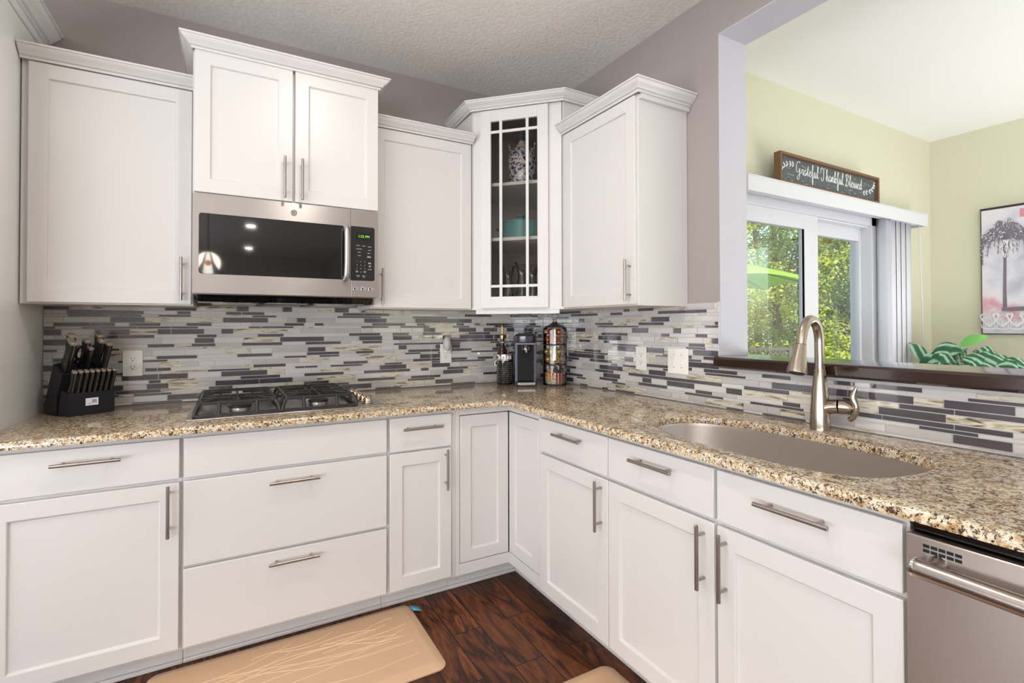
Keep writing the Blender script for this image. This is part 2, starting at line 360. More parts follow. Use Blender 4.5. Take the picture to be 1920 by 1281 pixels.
sash(1.46, 2.155, DY+.06, 1.555, 2.125, .15, 1.895, 2.0)

# exterior ground, trees, umbrella, lattice
b = MB(); b.box(3.3, 40, -12, 40, -.6, -.4); b.box(-10, 3.3, .2, 40, -.6, -.4); struct(b.build('ground', MT['grass']))
b = MB(); b.box(-2, 5.9, .16, 3.7, -.4, -.12)
struct(b.build('deck', mat('grey_deck_boards', (104, 96, 90), .8)))
import numpy as np
def leaf_cloud(name, n, centres, leaf, parent, m, seed):
    rg = np.random.default_rng(seed); C = np.array([c[:3] for c in centres]); R = np.array([c[3] for c in centres])
    pick = rg.choice(len(C), n, p=R**2/np.sum(R**2)); d = rg.normal(size=(n, 3)); d /= np.linalg.norm(d, axis=1)[:, None]
    P = C[pick]+d*(R[pick]*(rg.uniform(.55, 1.05, n)))[:, None]
    a = rg.normal(size=(n, 3)); a /= np.linalg.norm(a, axis=1)[:, None]; nn = d*.7+rg.normal(size=(n, 3))*.6+np.array([0, 0, .5])
    bb = np.cross(nn, a); bb /= np.linalg.norm(bb, axis=1)[:, None]; a = np.cross(bb, nn); a /= np.linalg.norm(a, axis=1)[:, None]
    s = leaf*rg.uniform(.6, 1.3, n)[:, None]
    V = np.stack([P-a*s, P-bb*s*.42, P+a*s, P+bb*s*.42], 1).reshape(-1, 3)
    me = bpy.data.meshes.new(name); me.from_pydata(V.tolist(), [], [(4*i, 4*i+1, 4*i+2, 4*i+3) for i in range(n)])
    me.materials.append(m); o = bpy.data.objects.new(name, me); COL.objects.link(o); o.parent = parent; return o
def tree(x, y, h, r, m, seed, label):
    rg = random.Random(seed); t = thing('leafy_tree', label, 'tree', (x, y, -.4), 'trees in the garden beyond the patio door')
    cs = []
    for i in range(46):
        z = .5+(h-.9)*rg.random()**.9; rr = r*(1-.55*abs(z/h-.45)); th = rg.random()*6.283; q = rg.random()**.5
        cs.append((rr*q*cos(th), rr*q*sin(th), z, rg.uniform(.3, .62)))
    leaf_cloud('foliage', 20000, cs, .05, t, m, seed)
    b = MB(); b.tube([(0, 0, 0), (.1, .05, h*.35), (-.05, .1, h*.8)], [.14, .1, .03], 10)
    for i in range(6):
        c = cs[i*4]; b.tube([(.05, .05, h*.3+.1*i), (c[0]*.6, c[1]*.6, c[2])], [.05, .015], 6)
    b.build('trunk', MT['bark'], t, raw=True)
trees = [(8.2, 5.6, 5.6, 1.8, 'leafA', 'yellow-green leafy tree seen through the left pane beside the frame edge'),
         (10.4, 5.0, 6.6, 1.9, 'leafB', 'green leafy tree seen through the middle of the left pane'),
         (10.6, 3.2, 5.2, 1.5, 'leafA', 'sunlit yellow-green tree behind the umbrella tip by the door mullion'),
         (12.6, 5.0, 6.6, 2.0, 'leafB', 'taller green tree behind the others at the door mullion'),
         (11.8, 2.2, 6.0, 1.5, 'leafA', 'yellow-green tree seen through the right pane of the patio door'),
         (14.4, 3.4, 7.0, 2.1, 'leafB', 'mid green tree farther back in the right pane'),
         (13.6, .9, 6.0, 1.6, 'leafA', 'pale yellow-green tree at the right edge of the right pane'),
         (13.4, 7.6, 8.0, 2.4, 'leafB', 'tall dark green tree at the back of the garden, left pane')]
for i, (x, y, h, r, m, lb) in enumerate(trees): tree(x, y, h, r, MT[m], 11+i, lb)
um = thing('patio_umbrella', 'lime green patio umbrella on the deck outside the left door pane', 'umbrella', (4.75, 2.55, -.12))
b = MB(); N = 8; seg = 6; R = 1.5; zt, zr = 2.42+.12, 1.95+.12
vs = []; fs = []
for k in range(N*seg):
    th = 2*pi*k/(N*seg); w = (k % seg)/seg; sag = 4*w*(1-w)
    for j in range(9):
        q = .14+(1-.14)*j/8; rr = R*q*(1-.07*sag*q); zq = zt-.05-(zt-zr)*(q**1.15)+.075*sag*q**1.5
        vs.append((rr*cos(th), rr*sin(th), zq))
for k in range(N*seg):
    k2 = (k+1) % (N*seg)
    for j in range(8): fs.append((k*9+j, k2*9+j, k2*9+j+1, k*9+j+1))
b.add(vs, fs); o = b.build('canopy', MT['lime'], um, raw=True)
md = o.modifiers.new('solid', 'SOLIDIFY'); md.thickness = .004
b = MB(); b.lathe([(.42, zt-.10), (.25, zt-.03), (.03, zt+.04)], n=8); b.build('vent_cap', MT['lime'], um, raw=True)
b = MB(); b.tube([(0, 0, 0), (0, 0, zt+.08)], .02); b.lathe([(.25, 0), (.25, .06), (.04, .09)]); b.build('pole', MT['lattice'], um, raw=True)
for k in range(N):
    th = 2*pi*k/N; b = MB(); b.tube([(.05*cos(th), .05*sin(th), zt-.1), (R*cos(th)*.97, R*sin(th)*.97, zr-.035)], .008, 6); b.build('rib', MT['lattice'], um, raw=True)
def latt():
    b = MB(); x0, y0, x1, y1 = 7.3, 3.0, 8.9, 3.1; L = 1.7; b.T = frame((7.30, 4.5, -.44), (.87, -.5, 0), (-.5, -.87, 0))
    for z in (.0, 1.18): b.box(0, L, -.03, .03, z, z+.06)
    for x in (0, L): b.box(x-.04, x+.04, -.04, .04, 0, 1.27)
    i = -12
    while i < 18:
        for sgn in (1, -1):
            xa = i*.1; pts = []
            z0, z1 = .06, 1.18
            xs, xe = (xa, xa+1.12) if sgn > 0 else (xa+1.12, xa)
            # clip to panel
            t0 = 0; t1 = 1; dx = xe-xs
            if xs < 0: t0 = max(t0, (0-xs)/dx)
            if xe > L: t1 = min(t1, (L-xs)/dx)
            if xs > L: t0 = max(t0, (L-xs)/dx)
            if xe < 0: t1 = min(t1, (0-xs)/dx)
            if t1-t0 > .05: b.tube([(xs+dx*t0, .012*sgn, z0+1.12*t0), (xs+dx*t1, .012*sgn, z0+1.12*t1)], .014, 4)
        i += 1
    tag(b.build('lattice_fence', MT['lattice']), 'dark wooden lattice fence panel below the green umbrella outside', 'fence')
latt()

# ------------------------------------------------------------------ blind, sign, picture, plant in the dining room
bl = thing('vertical_blind', 'white vertical blind with valance over the patio door, vanes drawn to the right', 'blind', (1.6, DY, 2.02))
b = MB(); b.box(.60, 2.735, DY-.125, DY-.110, 2.030, 2.118); b.box(.60, .615, DY-.11, DY, 2.030, 2.118); b.box(2.72, 2.735, DY-.11, DY, 2.030, 2.118); b.box(.60, 2.735, DY-.125, DY-.002, 2.113, 2.123)
b.build('valance', MT['vinyl'], bl, bevel=.002)
b = MB(); b.box(.65, 2.70, DY-.085, DY-.045, 2.045, 2.08); b.build('head_rail', MT['vinyl'], bl)
xs = 2.185; k = 0
while xs < 2.60:
    b = MB(); b.T = Matrix.Translation((xs, DY-.065, 0)) @ Matrix.Rotation(radians(72 if k < 3 else 4), 4, 'Z')
    b.add([(x, .0025*cos(x/.045*1.5), z) for z in (.06, 2.045) for x in (-.044, -.022, 0, .022, .044)], [(i, i+1, i+6, i+5) for i in range(4)])
    o = b.build('vane', MT['vane'], bl); md = o.modifiers.new('s', 'SOLIDIFY'); md.thickness = .001
    xs += .02 if k < 2 else (.05 if k == 2 else .074); k += 1
b = MB(); b.tube([(2.675, DY-.09, 2.04), (2.685, DY-.10, 1.5), (2.700, DY-.10, .9)], .0035, 6); b.build('wand', MT['vinyl'], bl)

# hand drawn script lettering for the sign
GL = {  # each glyph: advance, list of strokes (x,y) with x-height = 1
 'G': (1.25, [[(1.0, 1.9), (.75, 2.15), (.4, 2.0), (.12, 1.4), (.1, .7), (.35, .35), (.7, .5), (.9, 1.0)], [(.95, 1.05), (.88, .2), (.75, -.6), (.45, -.9), (.3, -.6), (.6, -.1), (1.2, .3)]]),
 'r': (.62, [[(0, .3), (.2, 1.0), (.24, .85), (.5, .95), (.42, .4), (.48, .05), (.65, .25)]]),
 'a': (.75, [[(.55, .8), (.35, 1.0), (.1, .6), (.12, .1), (.35, .05), (.55, .6), (.56, .1), (.78, .3)]]),
 't': (.55, [[(.0, .3), (.3, 1.3), (.34, 1.7), (.25, .5), (.32, .05), (.58, .3)], [(.05, 1.15), (.55, 1.25)]]),
 'e': (.6, [[(0, .3), (.3, .55), (.42, .85), (.3, 1.0), (.12, .6), (.2, .05), (.4, .05), (.62, .3)]]),
 'f': (.6, [[(0, .3), (.35, 1.5), (.45, 2.0), (.3, 2.1), (.22, 1.3), (.22, 0), (.2, -1.1), (.3, -1.1), (.34, -.2), (.62, .3)]]),
 'u': (.78, [[(0, .3), (.15, 1.0), (.13, .3), (.25, .03), (.45, .3), (.55, 1.0), (.53, .3), (.6, .05), (.8, .3)]]),
 'l': (.48, [[(0, .3), (.3, 1.5), (.34, 2.1), (.2, 2.0), (.15, .6), (.22, .05), (.5, .3)]]),
 'T': (1.3, [[(.1, 1.5), (.0, 1.9), (.3, 2.15), (.6, 2.0), (.9, 1.95), (1.2, 2.25)], [(.75, 2.0), (.7, 1.0), (.62, .1), (.35, -.15), (.1, .1), (.2, .4)]]),
 'h': (.72, [[(0, .3), (.3, 1.6), (.3, 2.1), (.18, 1.8), (.12, .02), (.2, .7), (.42, 1.0), (.5, .6), (.48, .05), (.74, .3)]]),
 'n': (.74, [[(.0, .3), (.12, 1.0), (.12, .02), (.2, .7), (.42, 1.0), (.5, .6), (.48, .05), (.76, .3)]]),
 'k': (.7, [[(0, .3), (.3, 1.6), (.3, 2.1), (.18, 1.8), (.12, .02), (.2, .6), (.48, .95), (.42, .6), (.2, .5), (.45, .05), (.72, .3)]]),
 'B': (1.1, [[(.3, 2.0), (.28, 1.0), (.22, .05)], [(.0, 1.7), (.3, 2.15), (.75, 2.1), (.8, 1.6), (.35, 1.15), (.8, 1.0), (.85, .4), (.5, .0), (.05, .0), (.0, .3)]]),
 's': (.58, [[(0, .3), (.32, 1.0), (.3, .75), (.42, .3), (.28, .0), (.08, .15), (.35, .05), (.6, .3)]]),
 'd': (.8, [[(.55, .8), (.35, 1.0), (.1, .6), (.12, .1), (.35, .05), (.55, .6), (.68, 2.0), (.6, 1.0), (.58, .1), (.82, .3)]]),
 ' ': (.55, [])}
def script(b, txt, x, y, s, w, mi=0):
    for ch in txt:
        adv, st = GL[ch]
        for q in st:
            P = smooth_path([(x+px*s, .0, y+py*s) for px, py in q], 4)
            b.tube([tuple(p) for p in P], w, 5, mi)
        x += adv*s
    return x
sg = thing('wooden_sign', 'framed chalkboard style sign reading Grateful Thankful Blessed above the patio door', 'sign', (1.62, DY, 2.123))
sx0, sx1, sz0, sz1 = .907, 2.035, 2.1233, 2.302; SY = -1.137
MT['signwood'] = mat('brown_sign_frame', (116, 84, 58), .6, bump=(40, .3)); 
def chalk():
    m, n, l, bb = new_mat('weathered_chalkboard'); bb.inputs['Roughness'].default_value = .7; tc = n.new('ShaderNodeTexCoord'); mp = n.new('ShaderNodeMapping'); mp.inputs['Scale'].default_value = (14, 14, 70)
    z = n.new('ShaderNodeTexNoise'); z.inputs['Scale'].default_value = 2; z.inputs['Detail'].default_value = 6; r = ramp(n, [(.5, (82, 88, 90)), (.62, (96, 102, 104)), (.75, (190, 190, 196))])
    l.new(tc.outputs['Object'], mp.inputs[0]); l.new(mp.outputs[0], z.inputs['Vector']); l.new(z.outputs[0], r.inputs[0]); l.new(r.outputs[0], bb.inputs['Base Color']); return m
b = MB(); b.box(sx0+.01, sx1-.01, SY+.022, SY+.036, sz0+.01, sz1-.01); b.build('board', chalk(), sg)
b = MB(); fy0, fy1 = SY, SY+.042
b.box(sx0, sx0+.016, fy0, fy1, sz0, sz1); b.box(sx1-.016, sx1, fy0, fy1, sz0, sz1); b.box(sx0+.016, sx1-.016, fy0, fy1, sz1-.016, sz1); b.box(sx0+.016, sx1-.016, fy0, fy1, sz0, sz0+.013)
b.build('frame', MT['signwood'], sg, bevel=.001)
b = MB(); b.T = Matrix.Translation((.907, SY+.0205, 2.124)) @ Matrix.Diagonal((.9416, 1, .80, 1)) @ Matrix.Translation((-1.02, 0, -2.1232))
tot = sum(GL[c][0] for c in 'Grateful Thankful Blessed'); s = .80/tot
script(b, 'Grateful Thankful Blessed', 1.215, 2.215, s*1.0, .0022)
for sgn, cx, cz in ((1, 1.06, 2.215), (-1, 2.165, 2.20)):
    pts = smooth_path([(cx, 0, cz), (cx+sgn*.05, 0, cz+.05), (cx+sgn*.13, 0, cz+.065)], 5) if sgn > 0 else smooth_path([(cx+.015, 0, cz+.09), (cx-.03, 0, cz+.03), (cx-.13, 0, cz-.005)], 5)
    b.tube([tuple(p) for p in pts], .0015, 5)
    for p in pts[::2]:
        for a in (-1, 1):
            b.tube([(p.x, 0, p.z), (p.x-.004*sgn, 0, p.z+a*.007), (p.x-.012*sgn, 0, p.z+a*.017), (p.x-.018*sgn, 0, p.z+a*.021)], [.001, .0042, .0038, .0008], 6)
b.build('lettering', mat('white_chalk_paint', (240, 240, 240), .7), sg)

# palm canvas on the far wall
pc = thing('palm_painting', 'canvas of a grey palm tree over white scrollwork, hanging on the yellow wall', 'painting', (3.1, -1.75, 1.22))
def canvas():
    m, n, l, bb = new_mat('painted_canvas'); bb.inputs['Roughness'].default_value = .7; tc = n.new('ShaderNodeTexCoord')
    z = n.new('ShaderNodeTexNoise'); z.inputs['Scale'].default_value = 3.5; z.inputs['Detail'].default_value = 4; r = ramp(n, [(.36, (176, 176, 190)), (.5, (214, 212, 220)), (.58, (224, 216, 222)), (.68, (214, 160, 174))])
    l.new(tc.outputs['Object'], z.inputs['Vector']); l.new(z.outputs[0], r.inputs[0]); l.new(r.outputs[0], bb.inputs['Base Color']); return m
py0, py1, pz0, pz1 = -1.347, -2.10, 1.218, 2.146
b = MB(); b.box(3.072, 3.0985, py1, py0, pz0, pz1); b.build('canvas', canvas(), pc)
b = MB(); b.box(3.070, 3.0985, py1, py0, pz1-.004, pz1+.012); b.box(3.070, 3.0985, py0-.001, py0+.004, pz0-.004, pz1+.012); b.box(3.07, 3.0985, py1, py0, pz0-.006, pz0); b.build('canvas_edge', MT['slot'], pc)
MT['palmgrey'] = mat('grey_paint', (122, 114, 124), .8); MT['palmwhite'] = mat('white_paint', (226, 226, 232), .8); MT['palmpink'] = mat('rose_paint', (206, 140, 152), .8)
rg = random.Random(5)
RC = [0]
def ribbon(b, pts, w0, w1, mi=0, x=3.0712):
    RC[0] += 1; x = 3.0715-RC[0]*.000012
    P = [Vector((0, p[0], p[1])) for p in pts]; vs = []
    for i, p in enumerate(P):
        t = (P[min(i+1, len(P)-1)]-P[max(i-1, 0)]).normalized(); nn = Vector((0, -t.z, t.y)); f = i/(len(P)-1); w = w0+(w1-w0)*f
        for sx in (-1, 1): vs.append((x, p.y+nn.y*w*sx, p.z+nn.z*w*sx))
    b.add(vs, [(2*i, 2*i+1, 2*i+3, 2*i+2) for i in range(len(P)-1)], mi)
b = MB(); cy, cz = -1.485, 1.925
ribbon(b, [(-1.475, 1.41), (-1.475, 1.55), (-1.48, 1.85)], .012, .008)
for i in range(30):
    a = -.25+(pi+.5)*(i+rg.uniform(-.4, .4))/29; L = rg.uniform(.13, .20); dy, dz = cos(a)*L, sin(a)*L*.85; dr = rg.uniform(.09, .20)
    q = smooth_path([(0, cy, cz-.015), (0, cy+dy*.5, cz+dz*.75+.01), (0, cy+dy*.95, cz+dz*.8-dr*.35), (0, cy+dy*1.15, cz+dz*.45-dr)], 5)
    q = [(min(py0-.008, p.y), min(p.z, pz1-.02)) for p in q]
    ribbon(b, q, .003, .001, 0)
    for t in range(2, len(q)-1):
        for sg2 in (-1, 1):
            l2 = rg.uniform(.018, .036)*(1.1-.4*t/len(q)); ex = q[t][0]+cos(a)*l2*.8+sg2*l2*.35; ez = q[t][1]-l2*(.9 if sg2 < 0 else .35)
            ribbon(b, [q[t], ((q[t][0]+ex)/2, (q[t][1]+ez)/2+.002), (min(py0-.006, ex), min(pz1-.01, ez))], .0026, .0008, 1 if rg.random() < .22 else 0)
for i in range(26):
    ribbon(b, [(cy+rg.uniform(-.02, .02), cz-.02), (cy+rg.uniform(-.04, .04), cz-.08), (cy+rg.uniform(-.015, .015), cz-.15)], .003, .001, i % 2)
ribbon(b, [(-1.46, 1.395), (-1.60, 1.40), (-1.9, 1.41)], .012, .02)
b.box(3.0712, 3.073, -1.70, -1.56, 2.06, 2.12, 2); b.build('painted_palm', [MT['palmgrey'], MT['palmwhite'], MT['palmpink']], pc, smooth=False)
b = MB()
for k in range(9):
    yy = -1.39-.075*k
    for sgn in (-1, 1):
        ribbon(b, [(p.x, p.z) for p in smooth_path([(yy, 0, 1.27), (yy+.035*sgn, 0, 1.31), (yy+.05*sgn, 0, 1.35), (yy+.025*sgn, 0, 1.365), (yy+.018*sgn, 0, 1.34)], 4)], .006, .003, 0, 3.0708)
        ribbon(b, [(p.x, p.z) for p in smooth_path([(yy, 0, 1.25), (yy+.04*sgn, 0, 1.26), (yy+.045*sgn, 0, 1.29)], 4)], .005, .002, 0, 3.0708)
    for i in range(5): ribbon(b, [(yy, 1.27), (yy+.02*cos(i*1.26), 1.29+.02*sin(i*1.26))], .006, .003, 0, 3.0707)
b.build('painted_scrolls', MT['palmwhite'], pc, smooth=False)

# potted plant
pl = thing('potted_plant', 'leafy potted plant with striped green leaves behind the dark sill', 'plant', (2.6, -1.42, .62))
st = thing('plant_stand', 'dark wooden plant stand in the dining room corner', 'stand', (2.6, -1.42, 0))
b = MB(); b.lathe([(.17, .59), (.17, .62)], c=(2.6, -1.42, 0)); b.build('stand_top', MT['sill'], st)
for k in range(4):
    b = MB(); a = pi/4+k*pi/2; b.tube([(2.6+.15*cos(a), -1.42+.15*sin(a), 0), (2.6+.11*cos(a), -1.42+.11*sin(a), .595)], .014, 8); b.build('leg', MT['sill'], st)
b = MB(); b.lathe([(.10, 0), (.13, .2), (.14, .24), (.125, .24), (.12, .2)], c=(2.6, -1.42, .62)); b.build('pot', mat('glazed_pot', (210, 205, 196), .3), pl)
def stripe_leaf():
    m, n, l, bb = new_mat('striped_leaf'); bb.inputs['Roughness'].default_value = .35; tc = n.new('ShaderNodeTexCoord'); w = n.new('ShaderNodeTexWave'); w.inputs['Scale'].default_value = 9; w.inputs['Distortion'].default_value = 1.5
    r = ramp(n, [(.2, (32, 96, 62)), (.6, (66, 132, 88)), (.9, (176, 208, 184))]); l.new(tc.outputs['Object'], w.inputs[0]); l.new(w.outputs[0], r.inputs[0]); l.new(r.outputs[0], bb.inputs['Base Color']); return m
SL = stripe_leaf(); LL = mat('young_leaf', (120, 190, 96), .4)
rg = random.Random(3)
def leaf(b, base, tip, wid, curl=.03, mi=0):
    B0 = Vector(base); Tt = Vector(tip); d = Tt-B0; side = d.cross(Vector((-.65+rg.uniform(-.3, .3), -.35+rg.uniform(-.3, .3), .6))); side.normalize(); vs = []; n = 8
    for i in range(n+1):
        t = i/n; w = wid*sin(pi*min(1, t*.97+.03))**.8*(1-.25*t); c = B0+d*t+Vector((0, 0, curl*4*t*(1-t)))
        vs += [tuple(c-side*w+Vector((0, 0, -.01))), tuple(c+Vector((0, 0, .006))), tuple(c+side*w+Vector((0, 0, -.01)))]
    fs = []
    for i in range(n):
        for k in (0, 1): fs.append((3*i+k, 3*i+k+1, 3*i+k+4, 3*i+k+3))
    b.add(vs, fs, mi)
for i in range(75):
    a = rg.uniform(0, 2*pi); r1 = rg.uniform(.03, .24); ht = rg.uniform(.30, .56)-r1*.45
    base = (2.6+r1*cos(a)*.9, -1.42+r1*sin(a)*.9, .62+ht); L = rg.uniform(.10, .17)
    tip = (base[0]+L*cos(a), base[1]+L*sin(a), base[2]-rg.uniform(.05, .12))
    b = MB(); leaf(b, base, tip, rg.uniform(.045, .060)); b.tube([(2.6, -1.42, .8), (2.6+r1*.5*cos(a), -1.42+r1*.5*sin(a), .62+ht*.8), base], .003, 5)
    b.build('leaf', SL, pl)
for q in (((2.58, -1.38, 1.14), (2.66, -1.50, 1.205), .042), ((2.55, -1.2, 1.02), (2.52, -1.1, 1.15), .05)):
    b = MB(); leaf(b, *q, curl=.02); b.tube([(2.6, -1.42, .8), q[0]], .003, 5); b.build('leaf', LL if q[0][2] > 1.1 else SL, pl)

# sill of the pass-through
b = MB(); b.prism([(-.055, 1.106), (-.055, 1.138), (-.05, 1.146), (-.035, 1.148), (WT+.05, 1.148), (WT+.05, 1.118), (-.0, 1.118), (-.004, 1.104), (-.04, 1.098)], 0, 1)
vs = [(x, -1.432-z*3.76, y) for x, y, z in b.v]; b.v = vs
o = b.build('sill_ledge', MT['sill'], bevel=.002); tag(o, 'dark espresso wood ledge along the bottom of the pass-through opening', 'sill')

# ------------------------------------------------------------------ tiled backsplash
def backsplash(name, L, zbot, ztop, T, seed, label, cuts, notch=None):
    rg = random.Random(seed); b = MB(); b.T = T
    b.box(0, L, 0, .006, zbot, ztop, 4) if notch is None else (b.box(0, notch[0], 0, .006, zbot, ztop, 4), b.box(notch[0], L, 0, .006, zbot, notch[1], 4))
    H = [.0265, .0165, .0112, .026, .0165, .0112, .0265, .0165, .026, .0165, .0112]
    z = ztop; i = 0
    while z > zbot+.004:
        h = min(H[i % len(H)], z-zbot-.001); i += 1
        z1 = z-.0008; z0 = z-h; z = z0-.0008
        mx = L if (notch is None or z1 <= notch[1]) else notch[0]
        x = 0; last = -1
        while x < mx-.001:
            w = rg.choice([.05, .07, .09, .11, .12, .14, .16, .18, .20])*rg.uniform(.9, 1.1)
            if x == 0: w *= rg.uniform(.3, 1)
            if x+w > mx-.015: w = mx-x
            wts = [.20, .18, .33, .29] if h > .02 else ([.26, .14, .50, .10] if h > .012 else [.40, .14, .42, .04])
            k = rg.choices(range(4), wts)[0]
            if k == 2 and last == 2 and rg.random() < .45: k = 0
            last = k
            xa, xb = x+.0008, x+w-.0008; d = .0088+rg.uniform(0, .0006)
            e = .0009; y0 = .005
            tl = rg.uniform(-.00015, .00015); tz = rg.uniform(-.00003, .00003)
            b.add([(xa, y0, z0), (xb, y0, z0), (xb, y0, z1), (xa, y0, z1), (xa+e, d+tl-tz, z0+e), (xb-e, d-tl-tz, z0+e), (xb-e, d-tl+tz, z1-e), (xa+e, d+tl+tz, z1-e)],
                  [(4, 5, 6, 7), (0, 1, 5, 4), (1, 2, 6, 5), (2, 3, 7, 6), (3, 0, 4, 7)], k)
            x += w
    o = b.build(name, TILES, smooth=False); tag(o, label, 'backsplash'); return o
backsplash('tiled_backsplash', 2.588-.0095, ZC+.0005, 1.383, frame((-2.588, 0, 0), (1, 0, 0), (0, -1, 0)), 4, 'mosaic glass tile backsplash behind the cooktop, on the back wall', None)
backsplash('tiled_backsplash', 3.3, ZC+.0005, 1.383, frame((0, 0, 0), (0, -1, 0), (-1, 0, 0)), 9, 'mosaic glass tile backsplash behind the sink, on the right wall', None, notch=(1.424, 1.1015))
b = MB(); b.box(-.0115, -.0005, -1.429, -1.4245, 1.148, 1.387); struct(b.build('trim_2', MT['trimwhite']))

# ------------------------------------------------------------------ cabinets
def shaker(b, x0, x1, z0, z1, th=.019, rail=.057, rec=.009):
    X = [x0, x1, x1, x0]; Z = [z0, z0, z1, z1]
    xi = [x0+rail, x1-rail, x1-rail, x0+rail]; zi = [z0+rail, z0+rail, z1-rail, z1-rail]; g = .004
    xj = [x0+rail+g, x1-rail-g, x1-rail-g, x0+rail+g]; zj = [z0+rail+g, z0+rail+g, z1-rail-g, z1-rail-g]
    v = [(X[i], 0, Z[i]) for i in range(4)]+[(X[i], th, Z[i]) for i in range(4)]+[(xi[i], th, zi[i]) for i in range(4)]+[(xj[i], th-rec, zj[i]) for i in range(4)]
    f = [(3, 2, 1, 0), (12, 13, 14, 15)]
    for i in range(4):
        j = (i+1) % 4; f += [(i, j, 4+j, 4+i), (4+i, 4+j, 8+j, 8+i), (8+i, 8+j, 12+j, 12+i)]
    b.add(v, f)
def handle(parent, T, x, z, vert, L=.185):
    b = MB(); b.T = T; y = .019+.033; h = L/2; p = .064
    if vert:
        b.tube([(x, y, z-h), (x, y, z+h)], .006)
        for s in (-p, p): b.tube([(x, .018, z+s), (x, y, z+s)], .0048, 10)
    else:
        b.tube([(x-h, y, z), (x+h, y, z)], .006)
        for s in (-p, p): b.tube([(x+s, .018, z), (x+s, y, z)], .0048, 10)
    b.build('handle', MT['steelh'], parent, bevel=.0008, seg=1)
def front(root, T, name, x0, x1, z0, z1, style, hd=None, th=.019):
    b = MB(); b.T = T
    if style == 'slab': b.box(x0, x1, 0.0005, th, z0, z1)
    else: shaker(b, x0, x1, z0, z1, th)
    o = b.build(name, MT['white'], root, bevel=.0022)
    if hd: handle(o, T, *hd)
    return o
def carcass(root, T, x0, x1, z0, z1, depth, m='white', open_front=None):
    b = MB(); b.T = T; t = .016   # local y negative = into the cabinet
    b.box(x0, x0+t, -depth+.006, -.019, z0+t, z1); b.box(x1-t, x1, -depth+.006, -.019, z0+t, z1); b.box(x0, x1, -depth, -depth+.006, z0+t, z1)
    b.box(x0, x1, -depth, -.019, z0, z0+t); b.box(x0, x1, -.019, 0, z0, z1)
    return b.build('body', MT[m], root, bevel=.001)
def toe(root, T, x0, x1, rec=.098):
    b = MB(); b.T = T; b.box(x0, x1, -rec-.015, -rec, 0, .101); b.box(x0, x1, -rec, -rec+.012, 0, .016)
    b.build('toe_kick', MT['white'], root, bevel=.003)
# --- base run along the back wall (frame plane y=-.70, facing -y)
TB = frame((0, -.70, 0), (1, 0, 0), (0, -1, 0)); BZ0, BZ1 = .101, .8915
c = thing('base_cabinet', 'white base cabinet with one drawer over one door, below the knife block', 'cabinet', (-2.3, -.35, 0))
carcass(c, TB, -2.589, -2.0345, BZ0, BZ1, .69); toe(c, TB, -2.589, -2.0345)
front(c, TB, 'drawer', -2.557, -2.0418, .7291, .8732, 'slab', (-2.300, .828, False))
front(c, TB, 'door', -2.557, -2.0418, .115, .7163, 'shaker', (-2.0735, .622, True))
c = thing('base_cabinet', 'wide white three-drawer base cabinet under the gas cooktop', 'cabinet', (-1.65, -.35, 0))
carcass(c, TB, -2.034, -1.2775, BZ0, BZ1, .69); toe(c, TB, -2.034, -1.2775)
front(c, TB, 'false_front', -2.0281, -1.2839, .7291, .8732, 'slab')
front(c, TB, 'drawer', -2.0281, -1.2839, .409, .7163, 'slab', (-1.656, .671, False))
front(c, TB, 'drawer', -2.0281, -1.2839, .115, .3974, 'slab', (-1.657, .358, False))
c = thing('base_cabinet', 'narrow white base cabinet with drawer and door, right of the cooktop drawers', 'cabinet', (-1.12, -.35, 0))
carcass(c, TB, -1.277, -.953, BZ0, BZ1, .69); toe(c, TB, -1.277, -.953)
front(c, TB, 'drawer', -1.2706, -.9805, .7250, .8740, 'slab', (-1.1265, .825, False))
front(c, TB, 'door', -1.2706, -.9812, .115, .7163, 'shaker', (-1.0115, .622, True))
# --- right run (frame plane x=-.665, facing -x); local x = -y
TR = frame((-.665, 0, 0), (0, -1, 0), (-1, 0, 0))
c = thing('corner_base_cabinet', 'white corner base cabinet with a folding two-panel door and no handles', 'cabinet', (-.4, -.4, 0))
b = MB()
b.box(-.9525, -.9365, -.681, -.014, BZ0+.016, BZ1); b.box(-.646, -.014, -1.0065, -.9905, BZ0+.016, BZ1); b.box(-.9525, -.014, -.014, -.01, BZ0+.016, BZ1); b.box(-.014, -.01, -1.0065, -.01, BZ0+.016, BZ1)
b.prism([(-.9525, -.681), (-.646, -.681), (-.646, -1.0065), (-.01, -1.0065), (-.01, -.01), (-.9525, -.01)], BZ0, BZ0+.016)
b.box(-.9525, -.932, -.70, -.681, BZ0, BZ1); b.box(-.932, -.665, -.70, -.681, .857, BZ1); b.box(-.932, -.665, -.70, -.681, BZ0, .153)
b.box(-.665, -.646, -1.0065, -.978, BZ0, BZ1); b.box(-.665, -.646, -.978, -.681, .857, BZ1); b.box(-.665, -.646, -.978, -.681, BZ0, .153)
b.build('body', MT['white'], c, bevel=.001)
b = MB(); b.box(-.953, -.552, -.602, -.587, 0, .101); b.box(-.567, -.552, -1.007, -.587, 0, .101); b.box(-.953, -.564, -.614, -.602, 0, .016); b.box(-.579, -.567, -1.007, -.602, 0, .016); b.build('toe_kick', MT['white'], c, bevel=.003)
T2 = frame((0, -.6815, 0), (1, 0, 0), (0, -1, 0)); front(c, T2, 'door', -.929, -.667, .156, .853, 'shaker', th=.0185)
T2 = frame((-.6465, 0, 0), (0, -1, 0), (-1, 0, 0)); front(c, T2, 'door', .703, .9755, .156, .853, 'shaker', th=.0185)
c = thing('base_cabinet', 'narrow white base cabinet with drawer and door, between corner and sink cabinets', 'cabinet', (-.35, -1.24, 0))
carcass(c, TR, 1.007, 1.4762, BZ0, BZ1, .655); toe(c, TR, 1.007, 1.4762)
front(c, TR, 'drawer', 1.0172, 1.4748, .7291, .8732, 'slab', (1.251, .829, False))
